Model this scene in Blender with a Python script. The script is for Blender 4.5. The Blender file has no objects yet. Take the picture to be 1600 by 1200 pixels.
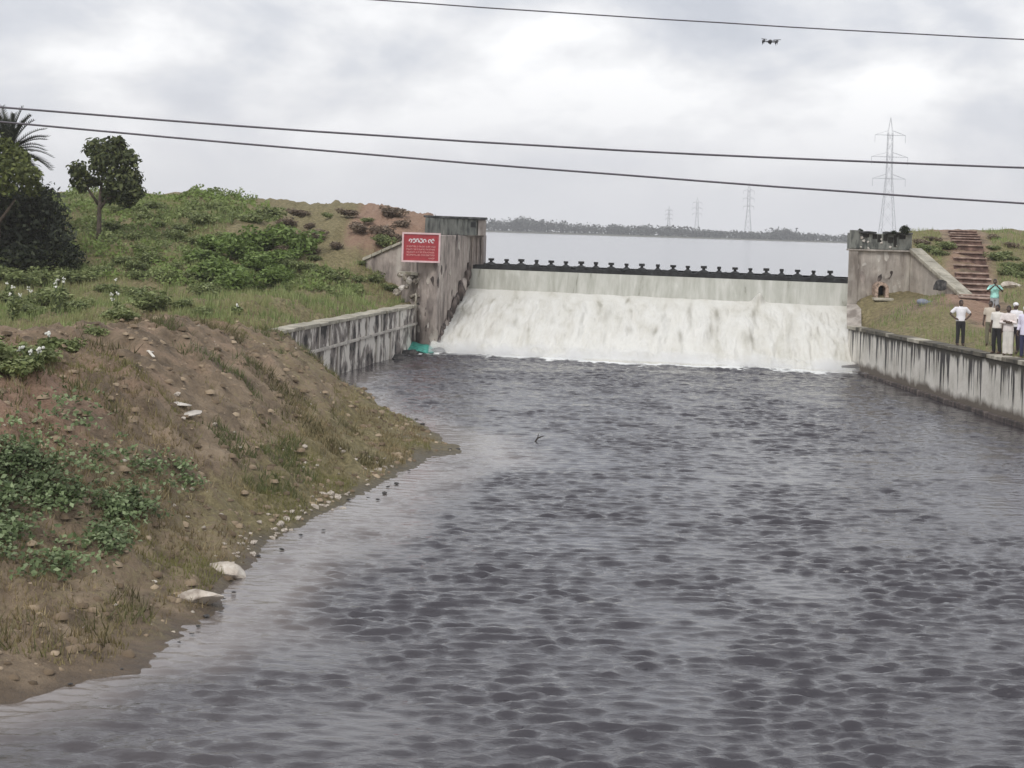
import bpy, bmesh, math, random
import numpy as np
from mathutils import Vector, Matrix

R = math.radians
random.seed(7)
rng = np.random.default_rng(7)
scene = bpy.context.scene
COL = scene.collection

# Points are drawn with x and z in metres; y (camera depth) is then
# stretched by K about the camera in real(), with the lens lengthened to match.
K = 1.75


def real(p):  # stretches depth about the camera, x and height unchanged
    return Vector((p[0], p[1] * K, p[2]))


# ------------------------------------------------------------------ camera
H, F, V0, ROLL = 5.8, 1600.0, 359.5, R(1.8)
cs, sn = math.cos(ROLL), math.sin(ROLL)
cam_data = bpy.data.cameras.new("camera")
cam = bpy.data.objects.new("camera", cam_data)
COL.objects.link(cam)
cam_data.sensor_width = 36.0
cam_data.lens = 36.0 * F * K / 1600.0
cam_data.shift_y = -(600.0 - V0) / 1600.0
cam_data.clip_start = 0.2
cam_data.clip_end = 9000.0
cam.matrix_world = Matrix(((cs, -sn, 0, 0), (0, 0, -1, 0), (sn, cs, 0, H), (0, 0, 0, 1)))
scene.camera = cam


def P(px, py, Y):
    """unstretched point seen at photo pixel (px, py) at distance Y"""
    dx, dy = px - 800.0, py - V0
    return ((dx * cs + dy * sn) * Y / F, Y, H + (dx * sn - dy * cs) * Y / F)


def PZ(px, py, z):
    """unstretched point seen at photo pixel (px, py) on the level z"""
    dx, dy = px - 800.0, py - V0
    return P(px, py, (z - H) * F / (dx * sn - dy * cs))


# ------------------------------------------------------------------ world, sun, exposure
SUN_EL, SUN_AZ = R(44), R(202)          # azimuth clockwise from +Y
world = bpy.data.worlds.new("World")
scene.world = world
world.use_nodes = True
nt = world.node_tree
nt.nodes.clear()


def N(tree, kind, **kw):
    n = tree.nodes.new(kind)
    for k, v in kw.items():
        if k == 'inp':
            for a, b in v.items():
                n.inputs[a].default_value = b
        else:
            setattr(n, k, v)
    return n


def ramp(tree, stops, interp='LINEAR'):
    r = tree.nodes.new('ShaderNodeValToRGB')
    r.color_ramp.interpolation = interp
    el = r.color_ramp.elements
    while len(el) < len(stops):
        el.new(0.5)
    for e, (p, c) in zip(el, stops):
        e.position = p
        e.color = (c, c, c, 1) if isinstance(c, (int, float)) else (*c[:3], 1)
    return r


L = nt.links.new
sky = N(nt, 'ShaderNodeTexSky')
sky.sky_type = 'NISHITA'
sky.sun_disc = False
sky.sun_elevation = SUN_EL
sky.sun_rotation = SUN_AZ
sky.dust_density = 3.0
tc = N(nt, 'ShaderNodeTexCoord')
mp = N(nt, 'ShaderNodeMapping')
mp.inputs['Scale'].default_value = (1.0, 1.0, 1.9)
mp.inputs['Location'].default_value = (4.2, 8.7, 2.7)
L(tc.outputs['Generated'], mp.inputs['Vector'])
cn = N(nt, 'ShaderNodeTexNoise', inp={'Scale': 8.6, 'Detail': 8.0, 'Roughness': 0.5, 'Distortion': 0.15})
L(mp.outputs['Vector'], cn.inputs['Vector'])
cr = ramp(nt, [(0.36, (4.55, 4.75, 5.25)), (0.46, (5.5, 5.65, 6.05)), (0.53, (6.6, 6.65, 6.85)), (0.63, (8.3, 8.3, 8.35))])
# colour ramps clamp nothing, but keep them in 0..1 and scale after
for e in cr.color_ramp.elements:
    e.color = (e.color[0] / 10, e.color[1] / 10, e.color[2] / 10, 1)
L(cn.outputs['Fac'], cr.inputs['Fac'])
sep = N(nt, 'ShaderNodeSeparateXYZ')
L(tc.outputs['Generated'], sep.inputs['Vector'])
hz = N(nt, 'ShaderNodeMapRange', inp={'From Min': -0.01, 'From Max': 0.10, 'To Min': 0.0, 'To Max': 1.0})
hz.interpolation_type = 'SMOOTHSTEP'
L(sep.outputs['Z'], hz.inputs['Value'])
mxh = N(nt, 'ShaderNodeMix', data_type='RGBA')
mxh.inputs['A'].default_value = (0.60, 0.605, 0.635, 1)
L(hz.outputs['Result'], mxh.inputs['Factor'])
L(cr.outputs['Color'], mxh.inputs['B'])
scl = N(nt, 'ShaderNodeVectorMath', operation='SCALE')
scl.inputs['Scale'].default_value = 13.2
L(mxh.outputs['Result'], scl.inputs[0])
mxs = N(nt, 'ShaderNodeMix', data_type='RGBA')
mxs.inputs['Factor'].default_value = 0.93
L(sky.outputs['Color'], mxs.inputs['A'])
L(scl.outputs['Vector'], mxs.inputs['B'])
bg = N(nt, 'ShaderNodeBackground')
bg.inputs['Strength'].default_value = 0.1
L(mxs.outputs['Result'], bg.inputs['Color'])
wo = N(nt, 'ShaderNodeOutputWorld')
L(bg.outputs['Background'], wo.inputs['Surface'])

sd = bpy.data.lights.new("sun", 'SUN')
sd.energy = 1.5
sd.angle = R(18)
sd.color = (1.0, 0.98, 0.955)
sun = bpy.data.objects.new("sun", sd)
COL.objects.link(sun)
dirv = Vector((math.sin(SUN_AZ) * math.cos(SUN_EL), math.cos(SUN_AZ) * math.cos(SUN_EL), math.sin(SUN_EL)))
sun.rotation_euler = dirv.to_track_quat('Z', 'Y').to_euler()
sun.location = (0, -20, 40)

scene.view_settings.view_transform = 'Standard'
scene.view_settings.look = 'None'
scene.view_settings.exposure = 0.08
scene.cycles.volume_bounces = 3
scene.view_settings.gamma = 1.0
scene.view_settings.use_curve_mapping = False


# ------------------------------------------------------------------ helpers
def tag(o, label=None, cat=None, group=None, kind=None):
    if label: o['label'] = label
    if cat: o['category'] = cat
    if group: o['group'] = group
    if kind: o['kind'] = kind
    return o


def thing(name, label, cat, loc=(0, 0, 0), group=None):
    o = bpy.data.objects.new(name, None)
    o.empty_display_size = 0.2
    COL.objects.link(o)
    o.location = real(loc)
    return tag(o, label, cat, group)


def np_mesh(name, V, faces, mats=None, smooth=False, attrs=None):
    """V n x 3; faces: one int array m x k, or a list of them"""
    V = np.asarray(V, dtype=np.float32)
    if not isinstance(faces, (list, tuple)):
        faces = [faces]
    faces = [np.asarray(f, dtype=np.int32) for f in faces if len(f)]
    me = bpy.data.meshes.new(name)
    me.vertices.add(len(V))
    me.vertices.foreach_set('co', V.ravel())
    loops = np.concatenate([f.ravel() for f in faces])
    tot = np.concatenate([np.full(len(f), f.shape[1], dtype=np.int32) for f in faces])
    start = np.concatenate([[0], np.cumsum(tot)[:-1]]).astype(np.int32)
    me.loops.add(len(loops))
    me.loops.foreach_set('vertex_index', loops)
    me.polygons.add(len(tot))
    me.polygons.foreach_set('loop_start', start)
    me.polygons.foreach_set('loop_total', tot)
    if smooth:
        me.polygons.foreach_set('use_smooth', np.ones(len(tot), dtype=bool))
    me.update(calc_edges=True)
    if attrs:
        for k, v in attrs.items():
            a = me.attributes.new(k, 'FLOAT', 'POINT')
            a.data.foreach_set('value', np.asarray(v, dtype=np.float32))
    if mats:
        for m in (mats if isinstance(mats, (list, tuple)) else [mats]):
            me.materials.append(m)
    return me


def link(name, me, parent=None, loc=None):
    o = bpy.data.objects.new(name, me)
    COL.objects.link(o)
    if parent is not None:
        o.parent = parent
    if loc is not None:
        o.location = loc if parent is not None else real(loc)
    return o


class MB:
    """collects shapes into one mesh"""
    def __init__(s):
        s.v, s.f = [], []

    def add(s, verts, faces):
        n = len(s.v)
        s.v += [tuple(p) for p in verts]
        s.f += [tuple(i + n for i in f) for f in faces]
        return s

    def prism(s, poly, z0, z1):
        n = len(poly)
        z0 = z0 if isinstance(z0, (list, tuple)) else [z0] * n
        z1 = z1 if isinstance(z1, (list, tuple)) else [z1] * n
        a = sum(poly[i][0] * poly[(i + 1) % n][1] - poly[(i + 1) % n][0] * poly[i][1] for i in range(n))
        if a < 0:
            poly, z0, z1 = poly[::-1], z0[::-1], z1[::-1]
        v = [(p[0], p[1], z) for p, z in zip(poly, z0)] + [(p[0], p[1], z) for p, z in zip(poly, z1)]
        f = [tuple(range(n))[::-1], tuple(range(n, 2 * n))]
        f += [(i, (i + 1) % n, n + (i + 1) % n, n + i) for i in range(n)]
        return s.add(v, f)

    def box(s, c, d, rz=0.0, rx=0.0, ry=0.0):
        m = Matrix.Rotation(rz, 3, 'Z') @ Matrix.Rotation(ry, 3, 'Y') @ Matrix.Rotation(rx, 3, 'X')
        v = [Vector(c) + m @ Vector((sx * d[0] / 2, sy * d[1] / 2, sz * d[2] / 2))
             for sz in (-1, 1) for sy in (-1, 1) for sx in (-1, 1)]
        return s.add(v, [(0, 2, 3, 1), (4, 5, 7, 6), (0, 1, 5, 4), (2, 6, 7, 3), (0, 4, 6, 2), (1, 3, 7, 5)])

    def bar(s, a, b, w, h=None):
        a, b = Vector(a), Vector(b)
        d = (b - a)
        u = d.normalized()
        ref = Vector((0, 0, 1)) if abs(u.z) < 0.95 else Vector((1, 0, 0))
        p = u.cross(ref).normalized() * w / 2
        q = u.cross(p).normalized() * (h or w) / 2
        v = [a + i * p + j * q for i, j in ((-1, -1), (1, -1), (1, 1), (-1, 1))]
        v += [b + i * p + j * q for i, j in ((-1, -1), (1, -1), (1, 1), (-1, 1))]
        return s.add(v, [(3, 2, 1, 0), (4, 5, 6, 7), (0, 1, 5, 4), (1, 2, 6, 5), (2, 3, 7, 6), (3, 0, 4, 7)])

    def tube(s, pts, radii, n=8, squash=None):
        """closed tapered tube through pts; squash: per ring (a, b) multipliers"""
        pts = [Vector(p) for p in pts]
        rings = []
        up = None
        for i, p in enumerate(pts):
            d = (pts[min(i + 1, len(pts) - 1)] - pts[max(i - 1, 0)]).normalized()
            if up is None:
                ref = Vector((0, 1, 0)) if abs(d.y) < 0.9 else Vector((1, 0, 0))
                up = (ref - d * ref.dot(d)).normalized()
            else:
                up = (up - d * up.dot(d)).normalized()
            sd_ = d.cross(up)
            r = radii[i] if isinstance(radii, (list, tuple)) else radii
            a, b = squash[i] if squash else (1, 1)
            rings.append([p + sd_ * (r * a * math.cos(2 * math.pi * k / n)) + up * (r * b * math.sin(2 * math.pi * k / n)) for k in range(n)])
        v = [q for ring in rings for q in ring]
        f = []
        for i in range(len(rings) - 1):
            for k in range(n):
                k2 = (k + 1) % n
                f.append((i * n + k, i * n + k2, (i + 1) * n + k2, (i + 1) * n + k))
        f.append(tuple(range(n))[::-1])
        f.append(tuple((len(rings) - 1) * n + k for k in range(n)))
        return s.add(v, f)

    def ball(s, c, r, nu=10, nv=7):
        c = Vector(c)
        r = r if isinstance(r, (list, tuple)) else (r, r, r)
        v = [c + Vector((0, 0, r[2]))]
        for j in range(1, nv):
            t = math.pi * j / nv
            for k in range(nu):
                ph = 2 * math.pi * k / nu
                v.append(c + Vector((r[0] * math.sin(t) * math.cos(ph), r[1] * math.sin(t) * math.sin(ph), r[2] * math.cos(t))))
        v.append(c - Vector((0, 0, r[2])))
        f = [(0, 1 + k, 1 + (k + 1) % nu) for k in range(nu)]
        for j in range(nv - 2):
            for k in range(nu):
                k2 = (k + 1) % nu
                f.append((1 + j * nu + k, 1 + (j + 1) * nu + k, 1 + (j + 1) * nu + k2, 1 + j * nu + k2))
        last = len(v) - 1
        f += [(last, 1 + (nv - 2) * nu + (k + 1) % nu, 1 + (nv - 2) * nu + k) for k in range(nu)]
        return s.add(v, f)

    def mesh(s, name, m=None, smooth=False, origin=(0, 0, 0)):
        me = bpy.data.meshes.new(name)
        o = Vector(origin)
        me.from_pydata([tuple(Vector(p) - o) for p in s.v], [], s.f)
        if smooth:
            me.polygons.foreach_set('use_smooth', np.ones(len(me.polygons), dtype=bool))
        if m: me.materials.append(m)
        me.update()
        return me

    def build(s, name, m, parent=None, smooth=False, bevel=0.0, about=None):
        """links the shapes (given unstretched) as one object, depth stretched about the camera; under a parent, relative to it.
        about: unstretched point that moves with the stretch; the shape round it keeps its depth"""
        org = parent_world(parent) if parent is not None else Vector((0, 0, 0))
        if about is None:
            s.v = [real(p) for p in s.v]
        else:
            s.v = [Vector(p) - Vector(about) + real(about) for p in s.v]
        o = link(name, s.mesh(name, m, smooth, org), parent)
        if bevel:
            b = o.modifiers.new('bevel', 'BEVEL')
            b.width = bevel
            b.segments = 2
            b.limit_method = 'ANGLE'
        return o


def parent_world(p):
    w = Vector((0, 0, 0))
    while p is not None:
        w += p.location
        p = p.parent
    return w


# lattice noise in numpy
def vnoise(x, y, seed=0):
    r = np.random.default_rng(seed).random((256, 256)).astype(np.float32)
    xi, yi = np.floor(x).astype(int), np.floor(y).astype(int)
    fx, fy = x - xi, y - yi
    fx, fy = fx * fx * (3 - 2 * fx), fy * fy * (3 - 2 * fy)
    a, b = r[xi % 256, yi % 256], r[(xi + 1) % 256, yi % 256]
    c, d = r[xi % 256, (yi + 1) % 256], r[(xi + 1) % 256, (yi + 1) % 256]
    return (a * (1 - fx) + b * fx) * (1 - fy) + (c * (1 - fx) + d * fx) * fy - 0.5


def fbm(x, y, seed=0, octs=4, gain=0.5):
    t, a, s = 0, 1.0, 1.0
    for o in range(octs):
        t = t + a * vnoise(x * s + 13.7 * o, y * s - 7.1 * o, seed + o)
        a *= gain
        s *= 2.03
    return t


def sstep(a, b, x):
    t = np.clip((x - a) / (b - a), 0, 1)
    return t * t * (3 - 2 * t)


# ------------------------------------------------------------------ materials
def new_mat(name):
    m = bpy.data.materials.new(name)
    m.use_nodes = True
    t = m.node_tree
    return m, t, t.nodes['Principled BSDF']


def simple(name, col, rough=0.7, metal=0.0, var=0.12, scale=6.0):
    m, t, b = new_mat(name)
    n = N(t, 'ShaderNodeTexNoise', inp={'Scale': scale, 'Detail': 4.0})
    c = N(t, 'ShaderNodeTexCoord')
    t.links.new(c.outputs['Object'], n.inputs['Vector'])
    lo = [max(0, v * (1 - var * 1.6)) for v in col]
    hi = [min(1, v * (1 + var * 1.6)) for v in col]
    r = ramp(t, [(0.3, lo), (0.7, hi)])
    t.links.new(n.outputs['Fac'], r.inputs['Fac'])
    t.links.new(r.outputs['Color'], b.inputs['Base Color'])
    b.inputs['Roughness'].default_value = rough
    b.inputs['Metallic'].default_value = metal
    return m


def leafy(name, dark, mid, light, rough=0.55, transl=0.25, spread=None):
    """foliage: every leaf its own tone"""
    m, t, b = new_mat(name)
    g = N(t, 'ShaderNodeNewGeometry')
    r = ramp(t, [(0.0, dark), (0.55, mid), (1.0, light)])
    t.links.new(g.outputs['Random Per Island'], r.inputs['Fac'])
    n = N(t, 'ShaderNodeTexNoise', inp={'Scale': 0.9, 'Detail': 3.0})
    c = N(t, 'ShaderNodeTexCoord')
    t.links.new(c.outputs['Object'], n.inputs['Vector'])
    r2 = ramp(t, [(0.35, 0.72), (0.65, 1.2)])
    t.links.new(n.outputs['Fac'], r2.inputs['Fac'])
    mx = N(t, 'ShaderNodeMix', data_type='RGBA', blend_type='MULTIPLY')
    mx.inputs['Factor'].default_value = 1.0
    t.links.new(r.outputs['Color'], mx.inputs['A'])
    t.links.new(r2.outputs['Color'], mx.inputs['B'])
    last = mx.outputs['Result']
    if spread:                      # a second kind of plant in patches (dry grass)
        n3 = N(t, 'ShaderNodeTexNoise', inp={'Scale': 0.35, 'Detail': 4.0})
        t.links.new(c.outputs['Object'], n3.inputs['Vector'])
        r3 = ramp(t, [(0.46, 0.0), (0.60, 1.0)])
        t.links.new(n3.outputs['Fac'], r3.inputs['Fac'])
        m3 = N(t, 'ShaderNodeMix', data_type='RGBA')
        t.links.new(r3.outputs['Color'], m3.inputs['Factor'])
        t.links.new(last, m3.inputs['A'])
        m3.inputs['B'].default_value = (*spread, 1)
        last = m3.outputs['Result']
    t.links.new(last, b.inputs['Base Color'])
    b.inputs['Roughness'].default_value = rough
    b.inputs['Specular IOR Level'].default_value = 0.25
    if transl:
        tr = N(t, 'ShaderNodeBsdfTranslucent')
        t.links.new(last, tr.inputs['Color'])
        ms = N(t, 'ShaderNodeMixShader')
        ms.inputs['Fac'].default_value = transl
        t.links.new(b.outputs['BSDF'], ms.inputs[1])
        t.links.new(tr.outputs['BSDF'], ms.inputs[2])
        t.links.new(ms.outputs['Shader'], t.nodes['Material Output'].inputs['Surface'])
    return m


def concrete(name, base, pale, dark, streak=(2.2, 2.2, 0.12), lo=0.42, hi=0.56, pale_lo=0.56, pale_hi=0.7, bump=0.35):
    """weathered concrete: blotches, dark runs and lime runs drawn down the face"""
    m, t, b = new_mat(name)
    c = N(t, 'ShaderNodeTexCoord')
    lk = t.links.new
    n1 = N(t, 'ShaderNodeTexNoise', inp={'Scale': 1.3, 'Detail': 6.0, 'Roughness': 0.6})
    lk(c.outputs['Object'], n1.inputs['Vector'])
    mp = N(t, 'ShaderNodeMapping')
    mp.inputs['Scale'].default_value = streak
    lk(c.outputs['Object'], mp.inputs['Vector'])
    n2 = N(t, 'ShaderNodeTexNoise', inp={'Scale': 1.0, 'Detail': 4.0, 'Roughness': 0.6})
    lk(mp.outputs['Vector'], n2.inputs['Vector'])
    r1 = ramp(t, [(0.28, [v * 0.5 for v in base]), (0.42, [v * 0.85 for v in base]), (0.56, base), (0.72, [min(1, v * 1.35) for v in base])])
    lk(n1.outputs['Fac'], r1.inputs['Fac'])
    rd = ramp(t, [(lo, 1.0), (hi, 0.0)])
    lk(n2.outputs['Fac'], rd.inputs['Fac'])
    md = N(t, 'ShaderNodeMix', data_type='RGBA')
    lk(rd.outputs['Color'], md.inputs['Factor'])
    lk(r1.outputs['Color'], md.inputs['A'])
    md.inputs['B'].default_value = (*dark, 1)
    rp = ramp(t, [(pale_lo, 0.0), (pale_hi, 1.0)])
    lk(n2.outputs['Fac'], rp.inputs['Fac'])
    mpa = N(t, 'ShaderNodeMix', data_type='RGBA')
    lk(rp.outputs['Color'], mpa.inputs['Factor'])
    lk(md.outputs['Result'], mpa.inputs['A'])
    mpa.inputs['B'].default_value = (*pale, 1)
    lk(mpa.outputs['Result'], b.inputs['Base Color'])
    b.inputs['Roughness'].default_value = 0.88
    n4 = N(t, 'ShaderNodeTexNoise', inp={'Scale': 7.0, 'Detail': 6.0, 'Roughness': 0.65})
    lk(c.outputs['Object'], n4.inputs['Vector'])
    bp = N(t, 'ShaderNodeBump', inp={'Strength': bump, 'Distance': 0.06})
    lk(n4.outputs['Fac'], bp.inputs['Height'])
    lk(bp.outputs['Normal'], b.inputs['Normal'])
    return m


M = {}
M['abut_left'] = concrete('abutment_concrete', (0.37, 0.315, 0.28), (0.52, 0.47, 0.42), (0.13, 0.105, 0.095), streak=(1.5, 1.5, 0.5), lo=0.36, hi=0.53, pale_lo=0.58, pale_hi=0.72)
M['abut_right'] = concrete('sandy_concrete', (0.42, 0.375, 0.33), (0.58, 0.54, 0.48), (0.20, 0.17, 0.145), streak=(1.7, 1.7, 0.35), lo=0.34, hi=0.50, pale_lo=0.57, pale_hi=0.72)
M['parapet'] = concrete('mossy_parapet', (0.23, 0.235, 0.21), (0.38, 0.37, 0.33), (0.065, 0.07, 0.065), streak=(3, 3, 0.9), lo=0.36, hi=0.52, pale_lo=0.62, pale_hi=0.75)
M['cap'] = concrete('dark_cap', (0.085, 0.085, 0.085), (0.2, 0.2, 0.19), (0.035, 0.035, 0.035), streak=(2, 2, 2))
M['coping'] = concrete('pale_coping', (0.40, 0.37, 0.30), (0.55, 0.51, 0.42), (0.19, 0.17, 0.12), streak=(1.5, 1.5, 1.5), lo=0.32, hi=0.45)
M['coping_moss'] = concrete('mossy_coping', (0.13, 0.115, 0.085), (0.36, 0.33, 0.27), (0.045, 0.04, 0.032), streak=(1.0, 1.0, 1.0), lo=0.40, hi=0.52, pale_lo=0.58, pale_hi=0.68)
M['wall_left'] = concrete('stained_wall', (0.24, 0.21, 0.19), (0.70, 0.66, 0.60), (0.03, 0.026, 0.026), streak=(1.25, 1.25, 0.75), lo=0.40, hi=0.46, pale_lo=0.50, pale_hi=0.56)
M['ledge'] = concrete('ledge_concrete', (0.52, 0.48, 0.43), (0.66, 0.62, 0.56), (0.16, 0.13, 0.12), streak=(2.5, 2.5, 2.5), lo=0.32, hi=0.42)
M['stone'] = concrete('rubble_stone', (0.36, 0.32, 0.26), (0.52, 0.47, 0.4), (0.12, 0.1, 0.08), streak=(5, 5, 5))
M['dark_stone'] = concrete('wet_stone', (0.075, 0.07, 0.066), (0.16, 0.15, 0.14), (0.03, 0.03, 0.03), streak=(5, 5, 5))
M['white_stone'] = concrete('pale_stone', (0.50, 0.44, 0.37), (0.68, 0.63, 0.56), (0.27, 0.22, 0.18), streak=(4, 4, 4), lo=0.36, hi=0.50)
M['tread'] = concrete('worn_lit_tread', (0.37, 0.27, 0.22), (0.47, 0.38, 0.32), (0.22, 0.15, 0.12), streak=(3, 3, 3))  # worn nosings, with the lit look of the tread tops put into the colour
M['step'] = concrete('brick_step', (0.20, 0.125, 0.10), (0.32, 0.22, 0.18), (0.10, 0.06, 0.05), streak=(3, 3, 3))  # darker than the treads: riser shade is put into the brick colour
M['wet_rock'] = concrete('wet_masonry', (0.11, 0.085, 0.075), (0.22, 0.18, 0.16), (0.04, 0.032, 0.03), streak=(3, 3, 1.5))
M['weir'] = concrete('weir_concrete', (0.40, 0.38, 0.34), (0.55, 0.52, 0.48), (0.22, 0.2, 0.16), lo=0.36, hi=0.5)
M['weed'] = concrete('dark_crest', (0.035, 0.037, 0.038), (0.10, 0.10, 0.10), (0.02, 0.02, 0.02), streak=(4, 4, 4), pale_lo=0.64, pale_hi=0.75)  # near-black tone for the crest beam, posts and caught debris
M['bark'] = simple('bark', (0.085, 0.065, 0.05), 0.9, var=0.3)
M['steel'] = simple('galvanised_steel', (0.30, 0.305, 0.32), 0.6, 0.1)
M['cable'] = simple('cable', (0.12, 0.11, 0.125), 0.6)
M['drone'] = simple('drone_plastic', (0.02, 0.02, 0.022), 0.45)
M['drone_grey'] = simple('drone_arm', (0.09, 0.09, 0.095), 0.45)
M['sign_red'] = simple('sign_red', (0.36, 0.035, 0.045), 0.5, var=0.08)
M['sign_frame'] = simple('sign_frame', (0.70, 0.50, 0.50), 0.5, var=0.08)
M['sign_white'] = simple('sign_white', (0.80, 0.74, 0.74), 0.5, var=0.03)
M['sign_line'] = simple('sign_line', (0.66, 0.33, 0.31), 0.5, var=0.08)
M['tarp'] = simple('teal_tarpaulin', (0.045, 0.30, 0.24), 0.5, var=0.25)
M['blue'] = simple('blue_plastic', (0.22, 0.235, 0.29), 0.7)
M['orange'] = simple('orange_wash', (0.36, 0.265, 0.205), 0.9, var=0.4, scale=9)
M['black'] = simple('hole_shade', (0.02, 0.018, 0.016), 0.9)  # flat black painted in place of the shade inside openings
M['wood'] = simple('driftwood', (0.06, 0.05, 0.042), 0.85, var=0.3)
M['white_petal'] = simple('white_blossom', (0.72, 0.72, 0.66), 0.7)
M['stalk'] = simple('stalk', (0.06, 0.09, 0.03), 0.7)
M['litter'] = simple('pale_litter', (0.66, 0.62, 0.55), 0.7)
M['leaf_dark'] = leafy('dark_leaves', (0.012, 0.018, 0.010), (0.028, 0.036, 0.018), (0.055, 0.066, 0.028))
M['leaf_blackish'] = leafy('blackish_leaves', (0.020, 0.025, 0.017), (0.045, 0.054, 0.036), (0.095, 0.11, 0.066), transl=0.1)  # foliage blackish in its own leaf colour
M['leaf_olive'] = leafy('olive_leaves', (0.055, 0.07, 0.02), (0.13, 0.155, 0.045), (0.23, 0.26, 0.08))
M['leaf_tree'] = leafy('tree_leaves', (0.026, 0.035, 0.015), (0.085, 0.105, 0.038), (0.20, 0.22, 0.085))
M['leaf_green'] = leafy('bright_leaves', (0.10, 0.15, 0.035), (0.165, 0.235, 0.06), (0.25, 0.33, 0.11))
M['leaf_mid'] = leafy('scrub_leaves', (0.11, 0.14, 0.05), (0.21, 0.25, 0.095), (0.32, 0.355, 0.165))
M['leaf_dry'] = leafy('dry_scrub', (0.12, 0.09, 0.062), (0.21, 0.16, 0.115), (0.32, 0.255, 0.19))
M['leaf_creeper'] = leafy('creeper_leaves', (0.07, 0.10, 0.04), (0.165, 0.225, 0.095), (0.33, 0.40, 0.22))
M['grass'] = leafy('field_grass', (0.13, 0.18, 0.055), (0.235, 0.30, 0.105), (0.35, 0.40, 0.18), spread=(0.30, 0.30, 0.14))
M['grass_dry'] = leafy('dry_grass', (0.15, 0.118, 0.058), (0.28, 0.22, 0.118), (0.42, 0.34, 0.20), spread=(0.21, 0.20, 0.08))
M['tuft'] = leafy('weedy_tufts', (0.075, 0.07, 0.032), (0.17, 0.15, 0.07), (0.30, 0.25, 0.14), spread=(0.11, 0.13, 0.05))
M['scrub'] = leafy('scrub_cover', (0.10, 0.13, 0.045), (0.205, 0.25, 0.09), (0.32, 0.36, 0.155), spread=(0.20, 0.27, 0.075))
M['far_leaf'] = leafy('far_leaves', (0.015, 0.018, 0.014), (0.028, 0.032, 0.022), (0.045, 0.05, 0.035), transl=0.0)
M['palm'] = leafy('palm_leaves', (0.018, 0.022, 0.016), (0.04, 0.045, 0.03), (0.075, 0.08, 0.05), transl=0.1)


def soil_material(name):
    """bank soil: attributes 'green', 'red' and 'wet' hold where cover, red earth and wet silt lie"""
    m, t, b = new_mat(name)
    lk = t.links.new
    c = N(t, 'ShaderNodeTexCoord')
    n1 = N(t, 'ShaderNodeTexNoise', inp={'Scale': 1.1, 'Detail': 8.0, 'Roughness': 0.65})
    lk(c.outputs['Object'], n1.inputs['Vector'])
    n2 = N(t, 'ShaderNodeTexNoise', inp={'Scale': 5.5, 'Detail': 6.0, 'Roughness': 0.7})
    lk(c.outputs['Object'], n2.inputs['Vector'])
    base = ramp(t, [(0.29, (0.085, 0.062, 0.040)), (0.42, (0.18, 0.132, 0.086)), (0.55, (0.275, 0.206, 0.135)), (0.70, (0.40, 0.31, 0.215))])
    lk(n1.outputs['Fac'], base.inputs['Fac'])

    def layer(prev, attr, stops, noise):
        a = N(t, 'ShaderNodeAttribute', attribute_name=attr)
        ad = N(t, 'ShaderNodeMath', operation='ADD')
        lk(a.outputs['Fac'], ad.inputs[0])
        sb = N(t, 'ShaderNodeMath', operation='MULTIPLY_ADD')
        lk(noise.outputs['Fac'], sb.inputs[0])
        sb.inputs[1].default_value = 1.6
        sb.inputs[2].default_value = -0.8
        lk(sb.outputs['Value'], ad.inputs[1])
        f = ramp(t, [(0.35, 0.0), (0.75, 1.0)])
        lk(ad.outputs['Value'], f.inputs['Fac'])
        col = ramp(t, stops)
        lk(n2.outputs['Fac'], col.inputs['Fac'])
        mx = N(t, 'ShaderNodeMix', data_type='RGBA')
        lk(f.outputs['Color'], mx.inputs['Factor'])
        lk(prev, mx.inputs['A'])
        lk(col.outputs['Color'], mx.inputs['B'])
        return mx.outputs['Result']
    o = layer(base.outputs['Color'], 'red', [(0.3, (0.20, 0.12, 0.078)), (0.7, (0.40, 0.265, 0.185))], n1)
    o = layer(o, 'green', [(0.3, (0.095, 0.082, 0.036)), (0.5, (0.21, 0.176, 0.085)), (0.72, (0.35, 0.29, 0.16))], n2)
    a = N(t, 'ShaderNodeAttribute', attribute_name='wet')
    mw = N(t, 'ShaderNodeMix', data_type='RGBA', blend_type='MULTIPLY')
    lk(a.outputs['Fac'], mw.inputs['Factor'])
    lk(o, mw.inputs['A'])
    mw.inputs['B'].default_value = (0.42, 0.38, 0.34, 1)
    lk(mw.outputs['Result'], b.inputs['Base Color'])
    rr = N(t, 'ShaderNodeMapRange', inp={'To Min': 0.95, 'To Max': 0.5})
    lk(a.outputs['Fac'], rr.inputs['Value'])
    lk(rr.outputs['Result'], b.inputs['Roughness'])
    bp = N(t, 'ShaderNodeBump', inp={'Strength': 1.0, 'Distance': 0.14})
    lk(n2.outputs['Fac'], bp.inputs['Height'])
    lk(bp.outputs['Normal'], b.inputs['Normal'])
    return m


M['soil'] = soil_material('bank_soil')


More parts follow.
